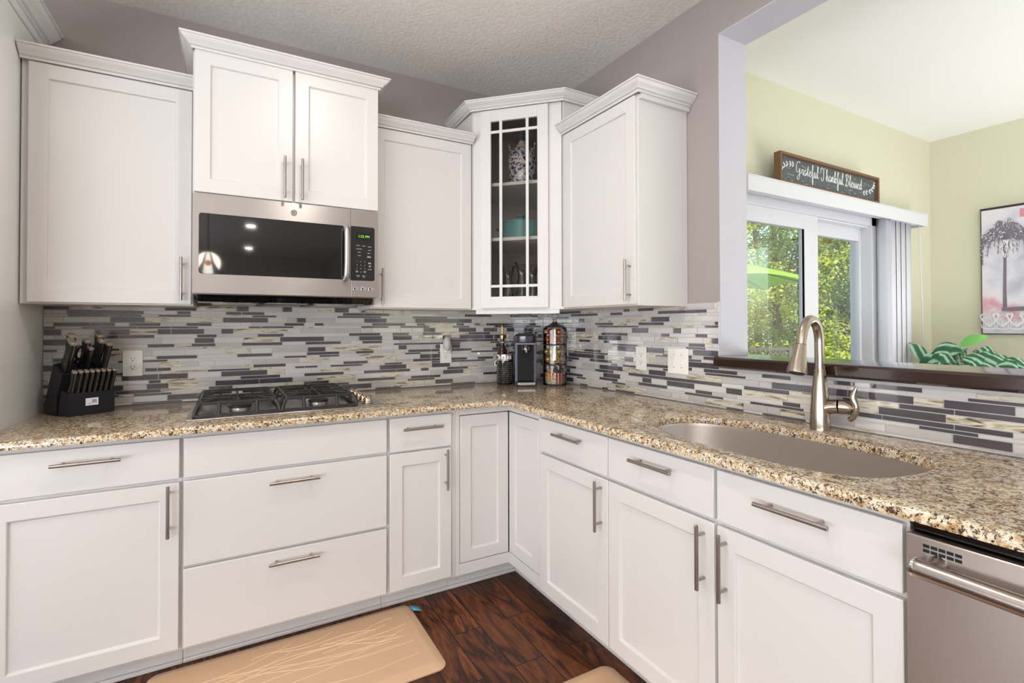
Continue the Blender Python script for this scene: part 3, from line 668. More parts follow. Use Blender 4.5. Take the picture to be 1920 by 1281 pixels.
front(c, TR, 'door', 1.0172, 1.4748, .115, .7163, 'shaker', (1.4405, .617, True))
c = thing('sink_base_cabinet', 'wide white sink base cabinet with two drawer fronts and two doors', 'cabinet', (-.35, -1.94, 0))
carcass(c, TR, 1.4768, 2.402, BZ0, BZ1, .655); toe(c, TR, 1.4768, 2.402)
front(c, TR, 'drawer', 1.4782, 1.9348, .7291, .8732, 'slab', (1.7105, .829, False))
front(c, TR, 'drawer', 1.9454, 2.3962, .7291, .8732, 'slab', (2.1735, .824, False))
front(c, TR, 'door', 1.4782, 1.9348, .115, .7163, 'shaker', (1.9015, .614, True))
front(c, TR, 'door', 1.9454, 2.3962, .115, .7163, 'shaker', (1.9755, .6125, True))

# dishwasher
dw = thing('dishwasher', 'stainless steel dishwasher with a thick bar handle, right of the sink cabinet', 'dishwasher', (-.35, -2.71, 0))
b = MB(); b.T = TR; b.box(2.412, 3.008, -.62, -.008, .1, .882); b.box(2.412, 3.008, -.1, -.09, 0, .1); b.build('body', MT['dark'], dw)
b = MB(); b.T = TR; b.box(2.410, 3.008, -.006, .012, .868, .889); b.build('control_edge', MT['gloss_black'], dw, bevel=.002)
b = MB(); b.T = TR; b.box(2.408, 3.008, -.006, .034, .115, .866); dd = b.build('door', MT['steely'], dw, bevel=.004)
b = MB(); b.T = TR
b.box(2.4355, 2.500, .0338, .0345, .836-.002, .856)
b.build('vent', MT['steelx'], dd)
b = MB(); b.T = TR
for i in range(5):
    for j in range(2): b.box(2.4375+i*.0125, 2.448+i*.0125, .0343, .0352, .8365+j*.0095, .8425+j*.0095)
b.build('vent_slots', MT['dark'], dd)
b = MB(); b.T = TR; pts = [(2.440, .068, .814), (2.47, .070, .814), (2.71, .076, .814), (2.96, .070, .814), (2.985, .068, .814)]
b.tube([tuple(p) for p in smooth_path(pts, 5)], .0172, 24)
for x in (2.462, 2.965): b.tube([(x, .032, .820), (x, .066, .815)], [.017, .010], 14)
hh = b.build('handle', MT['steelh'], dd)
b = MB(); b.T = TR; b.tube([(2.435, .0678, .814), (2.440, .068, .814)], .0182, 24); b.build('end_ring', MT['chrome'], hh)

# --- wall cabinets
CP = [(.0, 0), (.007, 0), (.007, .009), (.016, .012), (.019, .018), (.030, .026), (.040, .036), (.042, .041), (.047, .042), (.047, .05), (0, .05)]
def crown(root, path, z0, name='crown_moulding', scale=1.0, m='white'):
    P = [Vector((x, y)) for x, y in path]; b = MB(); n = len(P); rings = []
    for i in range(n):
        d1 = (P[i]-P[i-1]).normalized() if i else None; d2 = (P[i+1]-P[i]).normalized() if i < n-1 else None
        n1 = Vector((d1.y, -d1.x)) if d1 else None; n2 = Vector((d2.y, -d2.x)) if d2 else None
        if n1 and n2: mm = (n1+n2); mm = mm/(mm.length_squared)*2
        else: mm = n1 or n2
        rings.append([(P[i].x+mm.x*(p*scale), P[i].y+mm.y*(p*scale), z0+q*scale) for p, q in CP])
    k = len(CP); vs = [v for r in rings for v in r]; fs = []
    for i in range(n-1):
        for j in range(k): fs.append((i*k+j, i*k+(j+1) % k, (i+1)*k+(j+1) % k, (i+1)*k+j))
    fs += [tuple(range(k)), tuple((n-1)*k+j for j in range(k-1, -1, -1))]
    b.add(vs, fs); return b.build(name, MT[m], root, bevel=.0006, seg=1)
UZ0, UZ1 = 1.371, 2.306
TU = frame((0, -.308, 0), (1, 0, 0), (0, -1, 0))
def wallbox(root, x0, x1, y0, y1, z0, z1):
    b = MB(); b.box(x0, x1, y0, y1, z0, z1); b.box(x0, x1, y0, y0+.0, z0, z1) if False else None
    return b.build('body', MT['white'], root, bevel=.001)
c = thing('wall_cabinet', 'white single-door wall cabinet at the far left, above the knife block', 'cabinet', (-2.3, 0, UZ0))
wallbox(c, -2.585, -2.0225, -.308, -.002, UZ0, UZ1+.04); front(c, TU, 'door', -2.561, -2.030, 1.3769, 2.3045, 'shaker', (-2.0655, 1.485, True)); crown(c, [(-2.585, -.327), (-2.0225, -.327)], UZ1+.001)
c = thing('wall_cabinet', 'tall-set white two-door wall cabinet above the microwave', 'cabinet', (-1.64, 0, 1.838))
b = MB(); b.box(-2.0215, -1.2545, -.441, -.002, 1.8375, 2.47); b.build('body', MT['white'], c, bevel=.001)
TM = frame((0, -.441, 0), (1, 0, 0), (0, -1, 0))
front(c, TM, 'door', -2.0158, -1.640, 1.8410, 2.4354, 'shaker', (-1.6745, 1.941, True)); front(c, TM, 'door', -1.6299, -1.2568, 1.8410, 2.4354, 'shaker', (-1.6025, 1.939, True))
crown(c, [(-2.0215, -.004), (-2.0215, -.460), (-1.2545, -.460), (-1.2545, -.004)], 2.432)
c = thing('wall_cabinet', 'white single-door wall cabinet between the microwave and the glass corner cabinet', 'cabinet', (-.97, 0, UZ0))
wallbox(c, -1.2535, -.6865, -.308, -.002, UZ0, UZ1+.04); front(c, TU, 'door', -1.247, -.6975, 1.3769, 2.3045, 'shaker', (-1.2055, 1.484, True)); crown(c, [(-1.2535, -.327), (-.6865, -.327)], UZ1+.001)
c = thing('wall_cabinet', 'white single-door wall cabinet on the right wall beside the pass-through', 'cabinet', (0, -.97, UZ0))
b = MB(); b.box(-.311, -.002, -1.2496, -.6925, UZ0, UZ1+.04); b.box(-.3105, -.002, -1.2686, -1.2496, 2.287, UZ1+.002); b.build('body', MT['white'], c, bevel=.001)
TV = frame((-.3096, 0, 0), (0, -1, 0), (-1, 0, 0)); front(c, TV, 'door', .7072, 1.2438, 1.3769, 2.3045, 'shaker', (1.2155, 1.4835, True))
crown(c, [(-.3286, -.6925), (-.3286, -1.2686), (-.002, -1.2686)], UZ1+.001)
# glass corner cabinet
A = Vector((-.697, -.327)); Bq = Vector((-.3286, -.707)); dr = (Bq-A).normalized(); no = Vector((-.718, -.696))
A1 = A-no*.019; CZ1 = 2.49
TD = frame((A1.x, A1.y, 0), (dr.x, dr.y, 0), (no.x, no.y, 0)); LD = (Bq-A).length
c = thing('corner_wall_cabinet', 'white corner wall cabinet with a glass grid door, jar, pot and glasses inside', 'cabinet', (-.3, -.3, UZ0))
PA = (-.6855, -.316); PB = (-.3185, -.6915)
b = MB(); t = .014
def wallseg(p, q, z0, z1, th, sgn=1):
    p = Vector(p); q = Vector(q); d = (q-p).normalized(); nn = Vector((-d.y, d.x))*th*sgn
    b.prism([tuple(p), tuple(q), tuple(q+nn), tuple(p+nn)], z0, z1)
z0, z1 = UZ0, CZ1+.045
wallseg((-.6855, -.002), PA, z0+.014, z1-.014, t, 1); wallseg(PB, (-.002, -.6915), z0+.014, z1-.014, t, 1)
pen = [(-.6855, -.002), PA, PB, (-.002, -.6915), (-.002, -.002)]
b.prism(pen, z0, z0+.014); b.prism(pen, z1-.014, z1)
b.build('body', MT['white'], c, bevel=.0008)
b = MB(); b.T = TD
b.box(.006, .085, -.019, 0.0005, UZ0-.0003, z1); b.box(.415, .514, -.019, 0.0005, UZ0-.0003, z1); b.box(.085, .415, -.019, 0, UZ0, 1.40); b.box(.085, .415, -.019, 0, 2.47, z1); b.box(.02, .50, -.019, -.001, 1.348, UZ0)
b.build('face_frame', MT['white'], c, bevel=.0008)
b = MB(); pin = [(-.670, -.012), (-.670, -.312), (-.314, -.676), (-.012, -.676), (-.012, -.012)]
n = len(pin)
b.add([(x, y, z) for z in (1.386, 2.50) for x, y in pin], [(0, 1, 6, 5), (3, 4, 9, 8), (2, 3, 8, 7), (4, 0, 5, 9), (0, 4, 3, 2, 1), (5, 6, 7, 8, 9)]); b.build('interior_lining', MT['cabin'], c, smooth=False)
for z in (2.080, 1.770):
    b = MB(); b.prism([(-.668, -.014), (-.668, -.300), (-.302, -.672), (-.014, -.672), (-.014, -.014)], z-.009, z+.009); b.build('shelf', MT['white'], c)
b = MB(); b.T = TD; g0, g1, h0, h1 = .1155, .3835, 1.4435, 2.424; x0, x1, y0_, y1_ = .0555, .4435, 1.3805, 2.4875
b.box(x0, g0, .0005, .019, y0_, y1_); b.box(g1, x1, .0005, .019, y0_, y1_); b.box(g0, g1, .0005, .019, y0_, h0); b.box(g0, g1, .0005, .019, h1, y1_)
for x in (.174, .326): b.box(x-.008, x+.008, .008, .017, h0, h1)
for z in (2.3645, 1.502): b.box(g0, g1, .008, .0165, z-.0075, z+.0075)
dd = b.build('door', MT['white'], c, bevel=.001)
b = MB(); b.T = TD; b.box(g0-.003, g1+.003, .004, .0075, h0-.003, h1+.003); b.build('pane', MT['cabglass'], dd)
crown(c, [(-.6855-.0, -.004), (-.6855-.012, -.327), (-.3286, -.703), (-.004, -.703)], CZ1+.001)

# pantry panel on the left
c = thing('pantry_cabinet', 'tall glossy white pantry cabinet side at the left edge of the photo', 'cabinet', (-2.9, -.36, 0))
b = MB(); b.box(-3.25, -2.5895, -.72, -.002, 0, 2.50); b.build('body', MT['pantry'], c, bevel=.002)
b = MB(); b.box(-2.5895, -2.581, -.735, -.004, 2.463, 2.494); b.build('trim_strip', MT['pantry'], c, bevel=.002)
crown(c, [(-2.5895, -.004), (-2.5895, -.735)][::-1], 2.505, m='pantry', scale=1.25)

# ------------------------------------------------------------------ counter with sink cut-out
def rounded(pts, radii, seg=8):
    out = []; n = len(pts)
    for i in range(n):
        p = Vector(pts[i]); a = Vector(pts[i-1]); c2 = Vector(pts[(i+1) % n]); r = radii[i]
        if r <= 0: out.append(tuple(p)); continue
        d1 = (a-p).normalized(); d2 = (c2-p).normalized(); ang = d1.angle(d2); tt = r/math.tan(ang/2)
        cc = p+(d1+d2).normalized()*(r/math.sin(ang/2)); s = p+d1*tt; e = p+d2*tt
        a0 = math.atan2(s.y-cc.y, s.x-cc.x); a1 = math.atan2(e.y-cc.y, e.x-cc.x); da = (a1-a0+pi) % (2*pi)-pi
        out += [(cc.x+r*cos(a0+da*k/seg), cc.y+r*sin(a0+da*k/seg)) for k in range(seg+1)]
    return out
_sp = [(-.536, -1.564), (-.46, -1.50), (-.37, -1.478), (-.289, -1.498), (-.222, -1.567), (-.188, -1.70), (-.178, -1.85), (-.181, -1.99), (-.195, -2.12), (-.215, -2.211), (-.240, -2.270), (-.29, -2.303), (-.38, -2.314), (-.47, -2.303), (-.54, -2.278), (-.59, -2.22), (-.615, -2.12), (-.622, -1.997), (-.610, -1.83), (-.580, -1.68)]
SINK = []
for _i in range(len(_sp)):
    _q = smooth_path([(*_sp[(_i+_k) % len(_sp)], 0) for _k in (-1, 0, 1, 2)], 3)
    SINK += [(p.x, p.y) for p in _q[3:6]]
CF = -.748; CX = -.708
outer = [(-2.5885, -.0005), (-2.5885, CF), (CX, CF), (CX, -3.15), (-.0005, -3.15), (-.0005, -.0005)]
def countertop():
    bm = bmesh.new(); z1 = ZC; z0 = .8925
    def loop(pts, z): return [bm.verts.new((x, y, z)) for x, y in pts]
    def edges(v): return [bm.edges.new((v[i], v[(i+1) % len(v)])) for i in range(len(v))]
    r = .012; prof = [(0, z0), (0, z1-r)]+[(r*(1-cos(a)), z1-r+r*sin(a)) for a in (pi/8, pi/4, 3*pi/8, pi/2)]
    def inset(pts, d, hole):
        n = len(pts); out = []
        for i in range(n):
            p = Vector(pts[i]); a = (p-Vector(pts[i-1])).normalized(); c2 = (Vector(pts[(i+1) % n])-p).normalized()
            n1 = Vector((-a.y, a.x)); n2 = Vector((-c2.y, c2.x)); mm = n1+n2; mm = mm/mm.length_squared*2
            out.append((p.x+mm.x*d, p.y+mm.y*d))
        return out
    def area(p): return sum(p[i-1][0]*p[i][1]-p[i][0]*p[i-1][1] for i in range(len(p)))/2
    OU = outer if area(outer) > 0 else outer[::-1]; SK = SINK if area(SINK) < 0 else SINK[::-1]
    for pts, hole in ((OU, 0), (SK, 1)):
        rings = [loop(inset(pts, d, hole), z) for d, z in prof]
        for a, c2 in zip(rings, rings[1:]):
            for i in range(len(a)):
                j = (i+1) % len(a); bm.faces.new((a[i], a[j], c2[j], c2[i]))
        if hole: hb, ht = rings[0], rings[-1]
        else: ob, ot = rings[0], rings[-1]
    bm.verts.ensure_lookup_table()
    for a, c2 in ((ot, ht), (ob, hb)):
        es = set()
        for v in (a, c2):
            for i in range(len(v)):
                e = bm.edges.get((v[i], v[(i+1) % len(v)])); es.add(e)
        bmesh.ops.triangle_fill(bm, use_beauty=True, use_dissolve=False, edges=list(es))
    bmesh.ops.recalc_face_normals(bm, faces=bm.faces)
    me = bpy.data.meshes.new('countertop'); bm.to_mesh(me); bm.free(); me.materials.append(MT['granite'])
    me.polygons.foreach_set('use_smooth', [True]*len(me.polygons)); me.set_sharp_from_angle(angle=radians(30))
    o = bpy.data.objects.new('countertop', me); COL.objects.link(o); return o
tag(countertop(), 'polished speckled granite worktop running in an L along both walls', 'countertop')
# sink bowl
sk = thing('sink', 'undermount stainless steel single bowl sink in the granite worktop', 'sink', (-.4, -1.9, .70))
cxs = sum(p[0] for p in SINK)/len(SINK); cys = sum(p[1] for p in SINK)/len(SINK)
b = MB(); rings = []
for sc_, z in ((1.05, .8915), (1.012, .8915), (1.005, .88), (.985, .73), (.96, .708), (.90, .700)):
    rings.append([(cxs+(x-cxs)*sc_, cys+(y-cys)*sc_, z) for x, y in SINK])
n = len(SINK); vs = [v for r in rings for v in r]+[(cxs, cys, .697)]
fs = [(i*n+k, i*n+(k+1) % n, (i+1)*n+(k+1) % n, (i+1)*n+k) for i in range(len(rings)-1) for k in range(n)]+[((len(rings)-1)*n+k, (len(rings)-1)*n+(k+1) % n, len(rings)*n) for k in range(n)]
b.add(vs, fs); b.build('bowl', MT['sink'], sk)
b = MB(); b.lathe([(.055, .6985), (.055, .702), (.04, .702), (.035, .699)], c=(cxs+.05, cys, 0)); b.build('drain', MT['chrome'], sk)
# faucet
fc = thing('faucet', 'brushed nickel gooseneck pull-down faucet behind the sink', 'faucet', (-.085, -1.9, ZC))
fx, fy = -.090, -1.903
b = MB(); b.lathe([(.032, 0), (.032, .004), (.0315, .02), (.0295, .07), (.0265, .12), (.0215, .17), (.0182, .205), (.0172, .212)], c=(fx, fy, ZC), n=28)
b.tube([(fx, fy, ZC+.072), (fx+.012, fy-.030, ZC+.083), (fx+.016, fy-.054, ZC+.086)], [.025, .0245, .024], 24); b.build('body', MT['faucet'], fc)
b = MB(); pts = [(fx, fy, ZC+.212), (fx, fy, ZC+.28), (fx-.002, fy, ZC+.325), (fx-.016, fy, ZC+.362), (fx-.045, fy, ZC+.382), (fx-.072, fy, ZC+.376), (fx-.094, fy, ZC+.352), (fx-.105, fy, ZC+.325), (fx-.110, fy, ZC+.30)]
b.tube([tuple(p) for p in smooth_path(pts, 6)], .0158, 22); b.build('spout', MT['faucet'], fc)
b = MB(); P0 = Vector((fx-.110, fy, ZC+.298)); P1 = Vector((fx-.136, fy, ZC+.203)); d = P1-P0
b.tube([tuple(P0), tuple(P0+d*.15), tuple(P0+d*.5), tuple(P0+d*.9), tuple(P1)], [.0168, .0185, .0235, .0305, .0308], 24); sh = b.build('spray_head', MT['faucet'], fc)
b = MB(); b.tube([tuple(P1), tuple(P1+d.normalized()*.004)], [.0245, .022], 24)
for k in range(10): a = k*.628; q = P1+Vector((.014*cos(a), .014*sin(a), -.002)); b.ball(tuple(q), .0022, 6, 4)
b.build('nozzle', MT['slot'], sh)
b = MB(); b.tube([tuple(P0-d*.01), tuple(P0+d*.01)], .0169, 22); b.build('seam_ring', MT['slot'], sh)
b = MB(); b.tube([(fx+.016, fy-.0555, ZC+.086), (fx+.021, fy-.070, ZC+.086), (fx+.027, fy-.088, ZC+.084), (fx+.030, fy-.100, ZC+.082)], [.0245, .0245, .0185, .006], 24)
b.tube([tuple(p) for p in smooth_path([(-.068, -1.985, .962), (-.069, -2.002, .977), (-.070, -2.009, 1.010), (-.071, -2.000, 1.042), (-.070, -2.012, 1.078)], 6)], [.005]+[.0085]*6+[.0095]*7+[.0105]*6+[.008, .0065, .005, .0035, .002], 14)
b.build('lever', MT['faucet'], fc)

# ------------------------------------------------------------------ microwave
mw = thing('microwave', 'stainless over-the-range microwave with a black glass door under the two-door cabinet', 'microwave', (-1.64, -.2, 1.42))
b = MB(); b.box(-2.020, -1.2565, -.425, -.012, 1.418, 1.8365); b.build('body', MT['steelx'], mw, bevel=.002)
b = MB(); b.prism([(-.42, 1.418), (-.012, 1.418), (-.012, 1.400), (-.34, 1.384), (-.385, 1.388)], 0, 1)
b.v = [(-2.005+z*.734, x, y) for x, y, z in b.v]; ug = b.build('underside', MT['gloss_black'], mw, bevel=.002)
for xa, xb in ((-1.955, -1.775), (-1.52, -1.34)):
    b = MB(); b.box(xa, xb, -.33, -.10, 1.383, 1.389); b.build('grease_filter', MT['sink'], ug)
b = MB()
for xa in (-1.76, -1.55): b.box(xa-.012, xa+.012, -.37, -.06, 1.381, 1.392)
b.box(-1.73, -1.58, -.33, -.25, 1.383, 1.388); b.build('light_cover', MT['black'], ug)
# door with rounded window
Tm = frame((0, -.432, 0), (1, 0, 0), (0, -1, 0))
def ring_panel(b, ox0, ox1, oz0, oz1, inner, y0, y1, mi=0):
    n = len(inner); cx_, cz_ = (ox0+ox1)/2, (oz0+oz1)/2; ou = []
    for x, z in inner:   # project each inner point onto the outer rectangle
        fx_ = ox0 if x-inner_x0 < 1e-6 else None; ou.append((x, z))
    return
def plate_with_hole(b, X0, X1, Z0, Z1, hx0, hx1, hz0, hz1, r, y0, y1, mi=0, seg=6):
    inner = []; corners = [(hx1-r, hz1-r, 0), (hx0+r, hz1-r, pi/2), (hx0+r, hz0+r, pi), (hx1-r, hz0+r, 3*pi/2)]; oc = [(X1, Z1), (X0, Z1), (X0, Z0), (X1, Z0)]
    vs = []; fs = []; k = seg+1
    for y in (y0, y1):
        for (cx_, cz_, a0) in corners:
            for j in range(k): a = a0+pi/2*j/seg; vs.append((cx_+r*cos(a), y, cz_+r*sin(a)))
        vs += [(x, y, z) for x, z in oc]
    N_ = 4*k+4
    for lay in (0, 1):
        o = lay*N_
        for ci in range(4):
            for j in range(seg): fs.append((o+4*k+ci, o+ci*k+j, o+ci*k+j+1))
            nx = (ci+1) % 4; fs.append((o+4*k+ci, o+ci*k+seg, o+nx*k, o+4*k+nx))
    for i in range(4*k): fs.append((i, (i+1) % (4*k), N_+(i+1) % (4*k), N_+i))
    for i in range(4): fs.append((4*k+i, 4*k+(i+1) % 4, N_+4*k+(i+1) % 4, N_+4*k+i))
    b.add(vs, fs, mi)
b = MB(); b.T = Tm; plate_with_hole(b, -2.020, -1.3865, 1.4205, 1.8355, -1.998, -1.3885, 1.5005, 1.7545, .012, 0, .026); md = b.build('door', MT['steelx'], mw)
b = MB(); b.T = Tm; b.box(-2.0, -1.3875, .002, .0235, 1.498, 1.757); b.build('door_glass', MT['gloss_black'], md, bevel=.001)
b = MB(); b.T = Tm; b.tube([tuple(p) for p in smooth_path([(-1.409, .028, 1.748), (-1.409, .050, 1.735), (-1.409, .058, 1.69), (-1.409, .060, 1.625), (-1.409, .058, 1.56), (-1.409, .050, 1.515), (-1.409, .028, 1.503)], 5)], .013, 16)
b.v = [(x, y, z) for x, y, z in b.v]; b.build('handle', MT['steelx'], md)
b = MB(); b.T = Tm @ Matrix.Translation((-1.6345, .026, 1.7925)) @ Matrix.Rotation(pi/2, 4, 'X')
bt = Tm @ Matrix.Translation((-1.6345, 0, 1.7925))
b.T = bt; b.tube([(0, .025, 0), (0, .0285, 0)], .0135, 28); lg = b.build('badge', MT['chrome'], md)
b = MB(); b.T = bt
b.tube([(.0112*cos(a*pi/12), .0286, .0112*sin(a*pi/12)) for a in range(25)], .0007, 5)
for q in ([(-.001, .004), (-.004, .0055), (-.0065, .002), (-.006, -.003), (-.002, -.004), (-.0015, .0), (-.004, .0)], [(.006, .0045), (.002, .0055), (.0015, .001), (.0045, .001), (.001, .0005), (.0015, -.004), (.006, -.0035)]):
    b.tube([tuple(p) for p in smooth_path([(x, .0286, z) for x, z in q], 4)], .0008, 5)
for a in range(4): b.tube([(.009*cos(a*pi/2+.3), .0286, .009*sin(a*pi/2+.3)), (.0075*cos(a*pi/2+.8), .0286, .0075*sin(a*pi/2+.8))], .0007, 5)
b.build('badge_monogram', MT['slot'], lg)
cp = None
b = MB(); b.T = Tm; b.box(-1.3845, -1.2565, 0, .026, 1.4205, 1.8355); cp = b.build('control_panel', MT['steelx'], mw, bevel=.0015)
b = MB(); b.T = Tm; px0, px1, pz0_, pz1_ = -1.3845, -1.273, 1.499, 1.7575
pp = rounded([(px0, pz0_), (px1, pz0_), (px1, pz1_), (px0, pz1_)], [.0, .010, .010, .0], 5)
nn = len(pp); b.add([(x, .0255, z) for x, z in pp]+[(x, .0272, z) for x, z in pp], [tuple(range(nn)), tuple(range(nn, 2*nn))]+[(i, (i+1) % nn, nn+(i+1) % nn, nn+i) for i in range(nn)]); kp = b.build('keypad', MT['black'], cp)
b = MB(); b.T = Tm; b.box(-1.365, -1.288, .0271, .0276, 1.694, 1.729); dp = b.build('display', MT['gloss_black'], kp)
b = MB(); text_into(b, '1:22 PM', .0165, Tm @ Matrix.Translation((-1.3245, .0280, 1.7055)) @ Matrix.Rotation(pi/2, 4, 'X'), extr=.0002)
def panel_text(b, txt, size, x, z): text_into(b, txt, size, text_frame((x, -.432-.0277, z), (1, 0, 0), (0, -1, 0)), extr=.0002)
b = MB(); panel_text(b, '1:22 PM', .0165, -1.3245, 1.7055); b.build('clock_digits', mat('green_display', (120, 200, 60), .5, emit=(150, 220, 60), estr=.9), dp)
b = MB()
for r_, row in enumerate(('123', '456', '789')):
    for k, ch in enumerate(row): panel_text(b, ch, .0085, -1.357+.0185*k, 1.587-.0165*r_)
panel_text(b, '0', .0085, -1.3385, 1.537)
b.build('keypad_digits', mat('pale_digits', (190, 188, 184), .6), kp); b = MB()
for (x, z, w) in [(-1.352, 1.665, .016), (-1.325, 1.664, .014), (-1.297, 1.662, .017), (-1.347, 1.649, .026), (-1.297, 1.646, .013), (-1.346, 1.633, .014), (-1.301, 1.631, .013), (-1.346, 1.617, .015), (-1.300, 1.616, .016), (-1.300, 1.611, .020), (-1.297, 1.585, .012), (-1.297, 1.581, .014), (-1.296, 1.571, .010), (-1.296, 1.566, .009), (-1.296, 1.553, .018), (-1.357, 1.543, .012), (-1.357, 1.538, .009), (-1.320, 1.543, .013), (-1.320, 1.538, .010), (-1.352, 1.521, .016), (-1.351, 1.516, .006), (-1.325, 1.521, .012), (-1.324, 1.516, .011)]:
    bb = MB; b.box(x-w/2, x+w/2, -.4598, -.4591, z, z+.0022)
b.build('key_legends', mat('pale_legend', (190, 188, 184), .6), kp)
for k in range(3):
    b = MB(); b.T = Tm; x = -1.362+.036*k; b.box(x-.0115, x+.0115, .025, .0285, 1.451, 1.468); b.build('button', MT['chrome'], cp, bevel=.001)
    b = MB(); b.T = Tm; b.box(x-.009, x-.003, .0284, .0289, 1.4545, 1.4645); b.build('button_mark', MT['slot'], cp)

# ------------------------------------------------------------------ cooktop
ck = thing('gas_cooktop', 'stainless gas cooktop with black cast iron grates on the granite worktop', 'cooktop', (-1.645, -.36, ZC))
b = MB(); b.box(-2.030, -1.262, -.625, -.115, ZC+.0003, ZC+.006); b.build('tray', MT['steelx'], ck, bevel=.0025)
for gx in (-1.845, -1.535):
    for gy in (-.50, -.24):
        b = MB(); b.lathe([(.062, 0), (.062, .004), (.052, .006)], c=(gx, gy, ZC+.0055), n=28)
        b.lathe([(.036, 0), (.040, .006), (.040, .016), (.036, .018)], c=(gx, gy, ZC+.009), n=28); b.build('burner_base', MT['steelx'], ck)
for gx in (-1.845, -1.535):
    for gy in (-.50, -.24):
        b = MB(); b.lathe([(.042, 0), (.043, .003), (.043, .007), (.038, .010), (.0, .011)], c=(gx, gy, ZC+.027), n=28); b.build('burner_cap', MT['iron'], ck)
def grate(x0, x1, y0, y1):
    b = MB(); z0 = ZC+.006; w = .011; zt = .060; r = .03
    def bar(p, q, h=.012, ww=w, z=zt):   # flat bar between xy points
        p = Vector(p); q = Vector(q); d = (q-p).normalized(); nn = Vector((-d.y, d.x))*ww/2
        b.prism([tuple(p-nn), tuple(q-nn), tuple(q+nn), tuple(p+nn)], z0+z-h, z0+z)
    cx_, cy_ = (x0+x1)/2, (y0+y1)/2
    # lower perimeter
    for p, q in (((x0, y0), (x1, y0)), ((x0, y1), (x1, y1)), ((x0, y0), (x0, y1)), ((x1, y0), (x1, y1))): bar(p, q, .011, .012, .014)
    i0, i1, j0, j1 = x0+.018, x1-.018, y0+.014, y1-.014
    for p, q in (((i0, j0), (i1, j0)), ((i0, j1), (i1, j1)), ((i0, j0), (i0, j1)), ((i1, j0), (i1, j1)), ((i0, cy_), (i1, cy_))): bar(p, q)
    # sloping shoulders and posts
    for (a, c_) in (((x0, y0), (i0, j0)), ((x1, y0), (i1, j0)), ((x0, y1), (i0, j1)), ((x1, y1), (i1, j1))):
        b.tube([tuple(p) for p in smooth_path([(a[0], a[1], z0+.004), (a[0]+(c_[0]-a[0])*.3, a[1]+(c_[1]-a[1])*.3, z0+.03), (c_[0], c_[1], z0+zt-.006)], 4)], .0075, 8)
    for fx_ in (.28, .72):
        for (ya_, yb_) in ((y0, j0), (y1, j1)):
            x = x0+(x1-x0)*fx_
            b.tube([(x, ya_, z0+.008), (x, ya_*.6+yb_*.4, z0+.03), (x, yb_, z0+zt-.006)], [.009, .0062, .008], 8)
    for fy_ in (.27, .73):
        for (xa_, xb_) in ((x0, i0), (x1, i1)):
            y = y0+(y1-y0)*fy_; b.tube([(xa_, y, z0+.008), (xa_*.5+xb_*.5, y, z0+.034), (xb_, y, z0+zt-.006)], [.009, .0062, .008], 8)
    # fingers towards each burner
    for by in (y0+(y1-y0)*.25, y0+(y1-y0)*.75):
        ry = (y1-y0)/4-.012; rx = (x1-x0)/2-.018
        for dx, dy, R_ in ((1, 0, rx), (-1, 0, rx), (0, 1, ry), (0, -1, ry)):
            p = (cx_+dx*.022, by+dy*.022); q = (cx_+dx*R_, by+dy*R_)
            bar(p, q, .014, .009, zt+.003)
            b.ball((p[0]+dx*.012, p[1]+dy*.012, z0+zt+.001), .006, 8, 6)
        for sx_ in (-1, 1):
            b.tube([(cx_+sx_*rx, by+.055, z0+zt-.006), (cx_+sx_*rx*.55, by+.035, z0+zt+.002)], [.006, .0045], 8)
            b.tube([(cx_+sx_*rx, by-.055, z0+zt-.006), (cx_+sx_*rx*.55, by-.035, z0+zt+.002)], [.006, .0045], 8)
    return b.build('grate', MT['iron'], ck, bevel=.0018)
grate(-2.005, -1.700, -.605, -.135); grate(-1.692, -1.387, -.605, -.135)
for k in range(5):
    y = -.535+.082*k; b = MB(); b.lathe([(.023, 0), (.023, .004), (.018, .006), (.0165, .024), (.015, .026), (0, .027)], c=(-1.325, y, ZC+.006), n=24)
    b.box(-1.329, -1.321, y-.019, y+.019, ZC+.028, ZC+.040); b.build('knob', mat('warm_polished_steel', (226, 205, 180), .14, 1) if k == 0 else bpy.data.materials['warm_polished_steel'], ck, bevel=.001)
    b = MB(); b.lathe([(.027, 0), (.027, .0018)], c=(-1.325, y, ZC+.0055), n=24); b.build('knob_bezel', MT['black'], ck)

